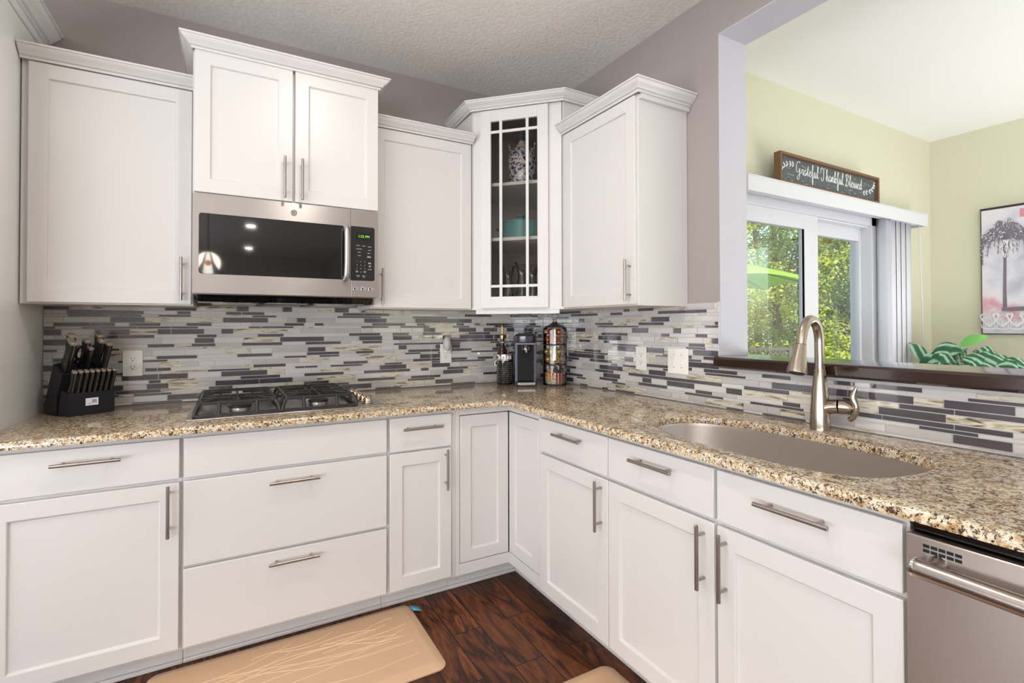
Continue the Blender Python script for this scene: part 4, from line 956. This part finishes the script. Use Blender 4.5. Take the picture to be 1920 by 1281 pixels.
# ------------------------------------------------------------------ outlets and switches
def plate_at(T, x0, x1, z0, z1, label, kind):
    o = T @ Vector(((x0+x1)/2, .009, z0)); r = thing('outlet' if kind != 'switch' else 'light_switch', label, 'outlet' if kind != 'switch' else 'switch', o)
    b = MB(); b.T = T; b.box(x0, x1, .0105, .0145, z0, z1); b.build('cover_plate', MT['plate'], r, bevel=.0015)
    cx_ = (x0+x1)/2; cz_ = (z0+z1)/2
    if kind != 'switch':
        for s_ in (-1, 1):
            zc_ = cz_+s_*.0195; b = MB(); b.T = T; b.v = []
            pts = [(cx_+.0165*cos(a)*1.0, zc_+max(-.0115, min(.0115, .0165*sin(a)))) for a in [i*2*pi/24 for i in range(24)]]
            n = len(pts); b.add([(x, .014, z) for x, z in pts]+[(x, .0152, z) for x, z in pts], [tuple(range(n)), tuple(range(n, 2*n))]+[(i, (i+1) % n, n+(i+1) % n, n+i) for i in range(n)])
            rc = b.build('receptacle', MT['plate'], r, bevel=.0004, seg=1)
            b = MB(); b.T = T; b.box(cx_-.0075, cx_-.0055, .0151, .0155, zc_-.001, zc_+.008); b.box(cx_+.0055, cx_+.0075, .0151, .0155, zc_-.001, zc_+.007); b.tube([(cx_, .0151, zc_-.007), (cx_, .0155, zc_-.007)], .0026, 12)
            b.build('slots', MT['slot'], rc)
        b = MB(); b.T = T; b.tube([(cx_, .0143, cz_), (cx_, .0151, cz_)], .003, 12); b.build('screw', MT['plate'], r)
    else:
        for s_ in (-1, 1):
            xx = cx_+s_*.023; b = MB(); b.T = T; b.box(xx-.005, xx+.005, .0143, .0150, cz_-.012, cz_+.012); b.prism([(xx-.0035, .0148), (xx+.0035, .0148), (xx+.003, .024), (xx-.003, .024)], cz_-.012, cz_-.003); b.build('toggle', MT['plate'], r, bevel=.0006)
            b = MB(); b.T = T
            for z in (-.03, .03): b.tube([(xx, .0143, cz_+z), (xx, .0150, cz_+z)], .0028, 10)
            b.build('screws', MT['steelh'], r)
    return r
TW = frame((0, 0, 0), (1, 0, 0), (0, -1, 0)); TRW = frame((0, 0, 0), (0, -1, 0), (-1, 0, 0))
plate_at(TW, -2.311, -2.236, 1.052, 1.171, 'white double outlet on the back wall beside the knife block', 'outlet')
plate_at(TW, -.761, -.687, 1.054, 1.172, 'white outlet on the back wall with an air freshener plugged into its upper socket', 'outlet')
plate_at(TRW, .912, .989, 1.050, 1.172, 'white outlet on the right wall, nearest the glass canister', 'outlet')
plate_at(TRW, 1.134, 1.260, 1.050, 1.172, 'white double toggle switch plate on the right wall', 'switch')
af = thing('air_freshener', 'small silver-white oval plug-in air freshener in the outlet on the back wall', 'air freshener', (-.72, -.02, 1.13))
b = MB(); b.ball((-.727, -.040, 1.172), .030, 18, 12, 0, (.8, .85, 1.55)); b.build('shell', mat('pearl_grey_plastic', (198, 196, 192), .3), af)
b = MB(); b.box(-.742, -.708, -.046, -.0157, 1.118, 1.140); b.build('plug_base', MT['plate'], af, bevel=.004)

# ------------------------------------------------------------------ knife block
KO = Vector((-2.447, -.272, ZC)); TK = Matrix.Translation(KO) @ Matrix.Rotation(radians(34), 4, 'Z')   # local x along the front, y to the back
kb = thing('knife_block', 'black slanted knife block with a white monogram label, left end of the counter', 'knife block', KO)
b = MB(); b.T = TK @ Matrix(((0, 0, 1, 0), (1, 0, 0, 0), (0, 1, 0, 0), (0, 0, 0, 1)))
b.prism([(.0, .0005), (.0, .092), (.062, .104), (.085, .0005)], 0, .162); b.build('front_block', MT['blockblack'], kb, bevel=.002)
b = MB(); b.T = TK @ Matrix(((0, 0, 1, 0), (1, 0, 0, 0), (0, 1, 0, 0), (0, 0, 0, 1)))
b.prism([(.0855, .0005), (.190, .0005), (.203, .012), (.118, .212), (.042, .172), (.0855, .075)], -.004, .166); b.build('rear_block', MT['blockblack'], kb, bevel=.003)
b = MB(); b.T = TK; b.box(.058, .102, -.0012, .0005, .038, .068); lb = b.build('label_plate', mat('white_label', (236, 232, 244), .3), kb)
b = MB(); b.T = TK
for q in ([(.066, .048), (.072, .045), (.080, .052), (.083, .063)], [(.083, .063), (.0835, .055), (.083, .047)], [(.084, .048), (.089, .062), (.0895, .055), (.089, .047)], [(.090, .048), (.094, .062), (.0945, .047), (.097, .047)]):
    b.tube([tuple(p) for p in smooth_path([(x, -.0014, z) for x, z in q], 4)], .0007, 5)
b.build('monogram', MT['slot'], lb)
def knife(name, L, w, label, group):
    r = thing(name, label, 'knife', (0, 0, 0), group)
    b = MB(); prof = []
    # handle along +z; flattened scales with a curved back
    def hb(sx0, sx1, mi):
        vs = []; n = 10; segs = []
        for i in range(n+1):
            t = i/n; y = w*(.55*sin(pi*t)*-.35+.5*t**2*.6); hw = w*(.42+.13*cos(2*pi*t)+.12*t); z = L*t
            segs.append((y, hw, z))
        for x in (sx0, sx1):
            for y, hw, z in segs: vs += [(x, y-hw, z), (x, y+hw, z)]
        k = (n+1)*2; fs = []
        for lay in (0, 1):
            for i in range(n): fs.append((lay*k+2*i, lay*k+2*i+1, lay*k+2*i+3, lay*k+2*i+2))
        for i in range(n): fs += [(2*i, 2*i+2, k+2*i+2, k+2*i), (2*i+1, 2*i+3, k+2*i+3, k+2*i+1)]
        fs += [(0, 1, k+1, k), (2*n, 2*n+1, k+2*n+1, k+2*n)]; b.add(vs, fs, mi)
    hb(-w*.36, -w*.05, 0); hb(w*.05, w*.36, 0); o1 = b.build('scales', MT['black'], r, bevel=.0015, raw=True)
    b = MB(); hb(-w*.05, w*.05, 0); b.v = [(x, y*1.03, z) for x, y, z in b.v]; b.box(-w*.05, w*.05, -w*.3, w*.3, -.045, .002); b.build('tang', MT['steelh'], r, raw=True)
    b = MB(); yy = w*.30; b.box(-w*.37, w*.37, yy-w*.50, yy+w*.50, L*.985, L*1.09); b.build('end_cap', MT['chrome2'], r, bevel=.0015, raw=True)
    b = MB()
    for t in (.3, .6): b.tube([(-w*.375, 0, L*t), (w*.375, 0, L*t)], w*.09, 8)
    b.build('rivets', MT['steelh'], r, raw=True)
    return r
steak = knife('steak_knife', .088, .019, '', 'steak knives in the front row of the knife block')
lean = 24
for k in range(8):
    o = steak if k == 0 else copy_tree(steak)
    pos = ['leftmost of the eight steak knives', 'second steak knife from the left', 'third steak knife from the left', 'fourth steak knife from the left', 'fifth steak knife from the left', 'sixth steak knife from the left', 'seventh steak knife from the left', 'rightmost of the eight steak knives, nearest the outlet'][k]
    o['label'] = 'black handled '+pos+' in the block front'
    o.matrix_world = TK @ Matrix.Translation((.012+.0195*k, .012, .096)) @ Matrix.Rotation(radians(lean), 4, 'X')
big = knife('kitchen_knife', .125, .027, '', 'large knives in the top of the knife block')
spots = [(.016, .058, .178, 1.0, 'large black handled knife at the front left of the block top'), (.018, .078, .188, 1.0, 'black handled knife behind the front left one in the block'), (.030, .104, .202, 1.05, 'tallest black handled knife at the back left of the block'),
         (.083, .062, .180, .78, 'short black handled knife in the middle of the block, front row'), (.075, .084, .191, .95, 'black handled knife in the middle of the block, behind the short one'), (.142, .058, .178, .95, 'black handled knife at the front right of the block top'), (.125, .080, .189, .95, 'black handled knife behind the front right one in the block'), (.128, .104, .201, 1.05, 'tall black handled knife at the back right of the block')]
for k, (x, y, z, s_, lb_) in enumerate(spots):
    o = big if k == 0 else copy_tree(big); o['label'] = lb_
    o.matrix_world = TK @ Matrix.Translation((x, y, z)) @ Matrix.Rotation(radians(27), 4, 'X') @ Matrix.Diagonal((s_, s_, s_, 1))
ks = thing('kitchen_shears', 'black handled kitchen shears between the tall knives in the block', 'shears', (0, 0, 0))
b = MB()
for s_ in (-1, 1):
    b.tube([(.017*s_+.016*cos(a*pi/8), .002*s_, .05+.030*sin(a*pi/8)) for a in range(17)], .0045, 8)
    b.tube([(.002*s_, .002*s_, -.02), (.008*s_, .002*s_, .022)], .005, 8)
b.build('grip', MT['black'], ks, raw=True)
b = MB(); b.box(-.006, .006, -.002, .002, -.06, -.01); b.build('blade', MT['steelh'], ks, raw=True)
ks.matrix_world = TK @ Matrix.Translation((.062, .112, .207)) @ Matrix.Rotation(radians(27), 4, 'X')

# ------------------------------------------------------------------ coffee corner
CAMDIR = Vector((-1.8911, -2.9055, 0))
def face_cam(x, y): d = CAMDIR-Vector((x, y, 0)); return math.atan2(d.x, -d.y)   # rotation so local -y looks at the camera
cm = thing('coffee_machine', 'dark metallic capsule coffee machine in the corner of the counter', 'coffee machine', (-.292, -.235, ZC))
rot = Matrix.Rotation(face_cam(-.292, -.235)+radians(6), 4, 'Z'); Tc = Matrix.Translation((-.292, -.235, ZC)) @ rot
MT['gunmetal'] = mat('gunmetal_plastic', (96, 96, 106), .25, .75)
def dshape(w, y0, yb, k=14):   # flat front at y0, round back
    return [(-w, y0)]+[(w, y0)]+[(w*cos(a), yb+(w*.9)*sin(a)) for a in [pi*i/k for i in range(k+1)]]
b = MB(); b.T = Tc
b.prism(dshape(.066, -.052, .0), .026, .262); b.build('body', MT['gunmetal'], cm, bevel=.002)
b = MB(); b.T = Tc; b.lathe([(.068, .262), (.069, .266), (.069, .300), (.062, .304), (.058, .312), (.030, .318), (0, .319)], n=36); b.build('lid', MT['gunmetal'], cm)
b = MB(); b.T = Tc; b.box(-.050, .050, -.0565, -.050, .028, .250); b.build('front_panel', MT['matteblack'], cm, bevel=.003)
b = MB(); b.T = Tc; b.box(-.052, .052, -.059, -.056, .250, .255); b.build('chrome_strip', MT['chrome'], cm)
b = MB(); b.T = Tc; b.lathe([(.0, .190), (.010, .190), (.013, .205), (.026, .212), (.028, .240), (.026, .248)], c=(0, -.075, 0), n=24); b.build('spout', MT['gloss_black'], cm)
b = MB(); b.T = Tc; b.tube([(0, -.096, .205), (0, -.098, .225)], .006, 8); b.build('spout_light', MT['chrome'], cm)
b = MB(); b.T = Tc; b.prism(dshape(.066, -.052, .0), 0.0004, .026); b.prism([(-.050, -.115), (.050, -.115), (.056, -.105), (.056, -.052), (-.056, -.052), (-.056, -.105)], .0004, .010); b.build('base', MT['black'], cm)
b = MB(); b.T = Tc; b.prism([(-.050, -.118), (.050, -.118), (.058, -.105), (.058, -.060), (-.058, -.060), (-.058, -.105)], .010, .026); b.build('drip_tray', MT['chrome'], cm, bevel=.002)
# black lattice container with the syrup bottle behind
bk = thing('black_canister', 'black perforated canister with a silver rim and white lettering band, left of the coffee machine', 'canister', (-.385, -.150, ZC))
Tb = Matrix.Translation((-.385, -.150, ZC)) @ Matrix.Rotation(face_cam(-.385, -.15), 4, 'Z')
b = MB(); b.T = Tb; b.lathe([(.050, .0004), (.052, .006), (.052, .148)], n=36); b.build('body', MT['gloss_black'], bk)
b = MB(); b.T = Tb; b.lathe([(.0525, .148), (.053, .150), (.053, .186), (.050, .188), (0, .1881)], n=36); rim = b.build('rim_band', MT['chrome'], bk)
b = MB(); b.T = Tb
for i in range(5):
    a = -pi/2+(i-2)*.34; b.T = Tb @ Matrix.Rotation(a+pi/2, 4, 'Z'); b.box(-.0055, .0055, -.0545, -.0525, .158, .180); 
b.build('lettering_blocks', MT['plate'], rim)
b = MB()
for i in range(9):
    for j in range(11):
        b.T = Tb @ Matrix.Rotation((i-4)*.24, 4, 'Z'); b.ball((0, -.0522, .018+.0118*j), .0022, 6, 4)
b.build('perforations', mat('pale_dots', (170, 170, 168), .4), bk)
b = MB(); b.T = Tb; b.tube([(-.05, 0, .145), (-.062, -.004, .142), (-.062, -.004, .118), (-.052, 0, .112)], .004, 8); b.build('clasp', MT['plate'], bk)
bo = thing('syrup_bottle', 'amber syrup bottle with a brass pump behind the black canister', 'bottle', (-.352, -.055, ZC))
AM = mat('amber_glass', (58, 32, 16), .06, coat=.5)
b = MB(); b.lathe([(.034, .0004), (.036, .006), (.036, .17), (.030, .20), (.016, .235), (.0145, .27), (.0145, .285)], c=(-.352, -.055, ZC), n=28); b.build('body', AM, bo)
b = MB(); b.lathe([(.0152, .232), (.0152, .262)], c=(-.352, -.055, ZC), n=24); b.build('neck_label', mat('grey_label', (176, 176, 170), .5), bo)
b = MB(); b.lathe([(.016, .284), (.016, .302), (.010, .306), (.0055, .312), (.0045, .36), (.006, .372), (.008, .375), (0, .376)], c=(-.352, -.055, ZC), n=20)
b.tube([(-.352, -.055, ZC+.370), (-.382, -.060, ZC+.370), (-.405, -.063, ZC+.362)], [.005, .004, .003], 10); b.build('pump', MT['brass'], bo)
# three tier glass canister
gc = thing('tiered_glass_canister', 'tall three-tier clear glass canister with a wire loop lid, holding pods and packets', 'canister', (-.135, -.335, ZC))
cx_, cy_ = -.135, -.335
tiers = [(.0005, .125), (.128, .245), (.248, .345)]
for z0, z1 in tiers:
    b = MB(); b.lathe([(.068, z0), (.0735, z0+.004), (.0735, z1-.004), (.070, z1)], c=(cx_, cy_, ZC), n=40)
    b.f = [f for f in b.f if len(f) == 4 or min(f) == 0]; b.m = b.m[:len(b.f)]; b.build('glass_tier', MT['clear'], gc)
for z in (.1255, .2455):
    b = MB(); b.lathe([(.0742, z-.001), (.0752, z), (.0752, z+.003), (.0742, z+.004)], c=(cx_, cy_, ZC), n=40); b.f = [f for f in b.f if len(f) == 4]; b.m = [0]*len(b.f); b.build('tier_ring', mat('dark_red_seal', (92, 44, 36), .4), gc)
b = MB(); b.lathe([(.074, .345), (.072, .352), (.045, .366), (.018, .382), (.012, .392), (0, .393)], c=(cx_, cy_, ZC), n=40); b.build('lid', MT['clear'], gc)
b = MB(); Tq = Matrix.Translation((cx_, cy_, ZC)) @ Matrix.Rotation(face_cam(cx_, cy_), 4, 'Z'); b.T = Tq
b.tube([(.020*cos(a*pi/10), 0, .418+.018*sin(a*pi/10)) for a in range(21)], .0022, 6); b.tube([(-.020, 0, .372), (-.004, 0, .402)], .0018, 6); b.tube([(.020, 0, .372), (.004, 0, .402)], .0018, 6); b.build('wire_loop', MT['steelh'], gc)
GOLD = mat('gold_foil', (205, 168, 104), .3, .6); COPPER = mat('copper_foil', (206, 112, 48), .25, .7)
def pod(m, label, group):
    r = thing('coffee_pod', label, 'coffee pod', (0, 0, 0), group); b = MB(); b.lathe([(0, -.020), (.010, -.0185), (.017, -.012), (.0200, 0)], n=20); b.lathe([(.0200, 0), (.0225, .0), (.0225, .0015), (.0, .0015)], n=20); b.build('foil_cup', m, r, raw=True); return r
rg = random.Random(8)
def fill(proto, n, z0, rows, lab):
    k = 0
    for lev in range(rows):
        m = int(math.ceil(n/rows)); rr = .047
        for i in range(m):
            if k >= n: break
            a = i*2*pi/m+lev*.5; o = proto if k == 0 else copy_tree(proto); k += 1
            o.location = (cx_+rr*cos(a), cy_+rr*sin(a), z0+.029+.046*lev)
            o.rotation_euler = (pi/2+rg.uniform(-.25, .25), rg.uniform(-.3, .3), a-pi/2)
p1 = pod(GOLD, 'gold foil coffee pod in the middle tier of the glass canister', 'gold coffee pods in the middle tier'); fill(p1, 12, ZC+.130, 2, '')
p2 = pod(COPPER, 'copper foil coffee pod in the top tier of the glass canister', 'copper coffee pods in the top tier'); fill(p2, 12, ZC+.250, 2, '')
cols = [((222, 214, 200), 'white and red'), ((216, 150, 40), 'yellow'), ((206, 200, 190), 'white'), ((200, 70, 40), 'orange red'), ((196, 190, 178), 'pale grey')]
fc_ = face_cam(cx_, cy_)
for k, (cl, nm) in enumerate(cols):
    a = -pi/2+fc_+(k-2)*.55; px_, py_ = cx_+.053*cos(a), cy_+.053*sin(a)
    b = MB(); b.box(-.024, .024, -.0035, .0035, -.033, .033, 0); b.box(-.018, .018, -.0040, -.0034, .010, .024, 1); b.box(-.018, .006, -.0040, -.0034, -.004, .001, 1)
    o = b.build('drink_packet', [mat('packet_'+nm.replace(' ', '_'), cl, .5), mat('packet_print_'+nm.replace(' ', '_'), (176, 60, 50), .5)], None, bevel=.001)
    o.location = (px_, py_, ZC+.043+(.016 if k == 1 else 0)); o.rotation_euler = (0, (.5 if k == 1 else 0), a+pi/2)
    tag(o, nm+' drink packet in the bottom tier of the glass canister', 'packet', 'drink packets in the bottom tier')

# ------------------------------------------------------------------ things inside the corner cabinet
def blue_white():
    m, n, l, bb = new_mat('blue_and_white_glaze'); bb.inputs['Roughness'].default_value = .12; tc = n.new('ShaderNodeTexCoord')
    v = n.new('ShaderNodeTexVoronoi'); v.feature = 'DISTANCE_TO_EDGE'; v.inputs['Scale'].default_value = 34; z = n.new('ShaderNodeTexNoise'); z.inputs['Scale'].default_value = 22; z.inputs['Distortion'].default_value = 2.5
    ad = n.new('ShaderNodeVectorMath'); sc = n.new('ShaderNodeVectorMath'); sc.operation = 'SCALE'; sc.inputs[3].default_value = .05
    l.new(tc.outputs['Object'], z.inputs['Vector']); l.new(z.outputs['Color'], sc.inputs[0]); l.new(tc.outputs['Object'], ad.inputs[0]); l.new(sc.outputs[0], ad.inputs[1]); l.new(ad.outputs[0], v.inputs['Vector'])
    r = ramp(n, [(.0, (226, 222, 218)), (.11, (220, 214, 214)), (.15, (48, 56, 104)), (.5, (36, 42, 84))]); l.new(v.outputs['Distance'], r.inputs[0]); l.new(r.outputs[0], bb.inputs['Base Color']); return m
BW = blue_white()
jr = thing('ginger_jar', 'blue and white patterned ginger jar with a tall finial on the top glass shelf', 'jar', (-.352, -.308, 2.0892))
jc = (-.352, -.308, 2.0892)
b = MB(); b.lathe([(.052, 0), (.054, .01), (.070, .06), (.085, .13), (.088, .18), (.080, .225), (.060, .25), (.038, .262)], c=jc, n=36); b.build('body', BW, jr)
b = MB(); b.lathe([(.038, .2625), (.034, .275), (.022, .283), (.020, .302)], c=jc, n=28); b.build('neck', mat('cream_glaze', (212, 196, 184), .2), jr)
b = MB(); b.lathe([(.021, .3025), (.026, .315), (.021, .33), (.025, .345), (.020, .362), (0, .37)], c=jc, n=20); b.build('finial', mat('dark_teal_glaze', (44, 66, 80), .15), jr)
b = MB()
for s_ in (-1, 1):
    d_ = Vector((.70, -.71, 0))*s_; q = Vector(jc)
    b.tube([tuple(p) for p in smooth_path([q+d_*.056+Vector((0, 0, .246)), q+d_*.074+Vector((0, 0, .262)), q+d_*.082+Vector((0, 0, .292))], 4)], [.008, .008, .007, .007, .006, .006, .005, .005, .003], 8)
b.build('ear_handle', BW, jr)
pt_ = thing('covered_pot', 'round teal enamelled pot with lid on the middle glass shelf', 'pot', (-.342, -.278, 1.7792)); pcn = (-.342, -.278, 1.7792)
b = MB(); b.lathe([(.105, 0), (.118, .008), (.122, .10), (.123, .118)], c=pcn, n=40); b.build('pot_body', MT['teal'], pt_)
b = MB(); b.lathe([(.126, .1185), (.126, .124), (.09, .138), (.03, .146), (.012, .147), (.010, .158), (.028, .166), (.028, .172), (0, .174)], c=pcn, n=40); b.build('lid', MT['teal'], pt_)
b = MB()
for s_ in (-1, 1):
    d_ = Vector((.70, -.71, 0))*s_; nn_ = Vector((.71, .70, 0)); q = Vector(pcn)+Vector((0, 0, .09))
    b.tube([tuple(p) for p in smooth_path([q+d_*.120+nn_*.03, q+d_*.148+nn_*.022, q+d_*.148-nn_*.022, q+d_*.120-nn_*.03], 4)], .006, 8)
b.build('side_handle', MT['black'], pt_)
def glass_vase(loc, s_, label):
    r = thing('glass_vase', label, 'vase', loc, 'clear glassware on the bottom of the corner cabinet'); b = MB()
    prof = [(.026, .001), (.030, .006), (.034, .06), (.026, .13), (.022, .17), (.032, .21), (.042, .235)]
    b.lathe([(q*1.0, z) for q, z in prof]+[(q-.002, z) for q, z in prof[::-1]], n=28); b.f = [f for f in b.f if len(f) == 4]; b.m = [0]*len(b.f)
    b.lathe([(.024, .0005), (.024, .008)], n=24); b.build('glass', MT['clear'], r, raw=True); return r
gv = glass_vase((-.40, -.50, 1.3865), 1, 'clear glass vase standing farthest right at the front in the corner cabinet')
for (x, y, s_, lb_) in [(-.50, -.40, 1, 'clear glass vase standing farthest left at the front in the corner cabinet'), (-.42, -.42, 1.1, 'tall clear glass vase in the middle of the corner cabinet floor'), (-.30, -.46, .95, 'clear glass vase behind the right one in the corner cabinet'), (-.46, -.29, .95, 'clear glass vase behind the left one in the corner cabinet')]:
    o = copy_tree(gv); o.location = (x, y, 1.3865); o.scale = (s_, s_, s_); o['label'] = lb_

# ------------------------------------------------------------------ mats
def floor_mat_thing(x0, x1, y0, y1, label, seed, tape=None):
    r = thing('kitchen_mat', label, 'mat', ((x0+x1)/2, (y0+y1)/2, 0), 'beige anti-fatigue mats'); rg = random.Random(seed)
    def rr(inset, z, rad): return [(x, y, z) for x, y in rounded([(x0+inset, y0+inset), (x1-inset, y0+inset), (x1-inset, y1-inset), (x0+inset, y1-inset)], [rad]*4, 7)]
    L = [rr(0, .0005, .04), rr(0, .005, .04), rr(.012, .011, .034), rr(.034, .0175, .022), rr(.038, .018, .02)]; n = len(L[0])
    b = MB(); vs = [v for q in L for v in q]; fs = [(i*n+k, i*n+(k+1) % n, (i+1)*n+(k+1) % n, (i+1)*n+k) for i in range(len(L)-1) for k in range(n)]+[tuple((len(L)-1)*n+k for k in range(n)), tuple(range(n-1, -1, -1))]
    b.add(vs, fs); b.build('pad', MT['mat'], r)
    b = MB(); long_x = (x1-x0) > (y1-y0)
    for i in range(22):
        u0 = rg.uniform(0, 1); ln = rg.uniform(.35, .9); v0 = rg.uniform(.02, .98); sl = rg.uniform(-.35, .35)
        P = []
        for t in range(9):
            u = u0-.3+ln*t/8; v = v0+sl*t/8+.05*sin(t*.7+i)
            if 0.02 < u < .98 and .02 < v < .98: P.append((x0+.045+(x1-x0-.09)*(u if long_x else v), y0+.045+(y1-y0-.09)*(v if long_x else u), .0178))
        if len(P) > 3: b.tube([tuple(p) for p in smooth_path(P, 3)], .0014, 5)
    b.build('leaf_line_pattern', MT['matline'], r)
    if tape:
        b = MB(); b.add([(tape[0], tape[1], .013), (tape[0]+.04, tape[1]-.006, .002), (tape[0]+.045, tape[1]-.055, .002), (tape[0]+.005, tape[1]-.05, .013)], [(0, 1, 2, 3)]); o = b.build('blue_tape', MT['tape'], r); md_ = o.modifiers.new('s', 'SOLIDIFY'); md_.thickness = .0006; md_.offset = 1
floor_mat_thing(-2.14, -1.165, -1.135, -.645, 'beige foam kitchen mat with leaf lines and blue tape tag, in front of the drawers', 2, tape=(-1.170, -.672))
floor_mat_thing(-1.12, -.635, -2.42, -1.415, 'beige foam kitchen mat in front of the sink cabinet, bottom edge of the photo', 5)

# ------------------------------------------------------------------ ceiling lamps of the open room (some read off reflections, the rest added for light)
for k, (x, y) in enumerate([(-1.6, -6.4), (-1.55, -8.8), (-3.6, -3.6), (-3.6, -6.4), (-2.9, -2.2), (-1.45, -1.65)]):
    r = thing('recessed_light', 'round recessed ceiling light of the kitchen, behind the camera', 'ceiling light', (x, y, CEIL), 'recessed lights behind the camera')
    b = MB(); b.lathe([(.062, -.002), (.062, -.001)], c=(x, y, CEIL), n=28); b.build('diffuser', mat('warm_lamp_glow', (255, 230, 190), .5, emit=(255, 214, 160), estr=9) if k == 0 else bpy.data.materials['warm_lamp_glow'], r)
    b = MB(); b.lathe([(.062, -.004), (.085, -.006), (.088, 0), (.062, -.001)], c=(x, y, CEIL), n=28); b.f = [f for f in b.f if len(f) == 4]; b.m = [0]*len(b.f); b.build('trim_ring', MT['trimwhite'], r)
    o = lamp('downlight', 'AREA', (0, 0, -.01), (0, 0, 0), 15 if k == 5 else 7, (1, .93, .86), shape='DISK', size=.12); o.parent = r
pn = thing('pendant_lamp', 'bell shaped clear glass pendant lamp behind the camera', 'pendant lamp', (-2.05, -3.35, CEIL))
b = MB(); b.tube([(-2.05, -3.35, CEIL-.004), (-2.05, -3.35, 1.96)], .004, 8); b.build('cord', MT['black'], pn)
b = MB(); b.lathe([(.018, 1.96), (.03, 1.93), (.045, 1.87), (.09, 1.79), (.12, 1.74)], c=(-2.05, -3.35, 0), n=28); b.f = [f for f in b.f if len(f) == 4]; b.m = [0]*len(b.f); b.build('glass_shade', MT['clear'], pn)
b = MB(); b.ball((-2.05, -3.35, 1.86), .026, 14, 10); b.build('bulb', mat('amber_bulb', (255, 180, 90), .4, emit=(255, 150, 60), estr=9), pn)
o = lamp('pendant_light', 'POINT', (0, 0, 1.86-CEIL), (0, 0, 0), 10, (1, .90, .80), shadow_soft_size=.10); o.parent = pn
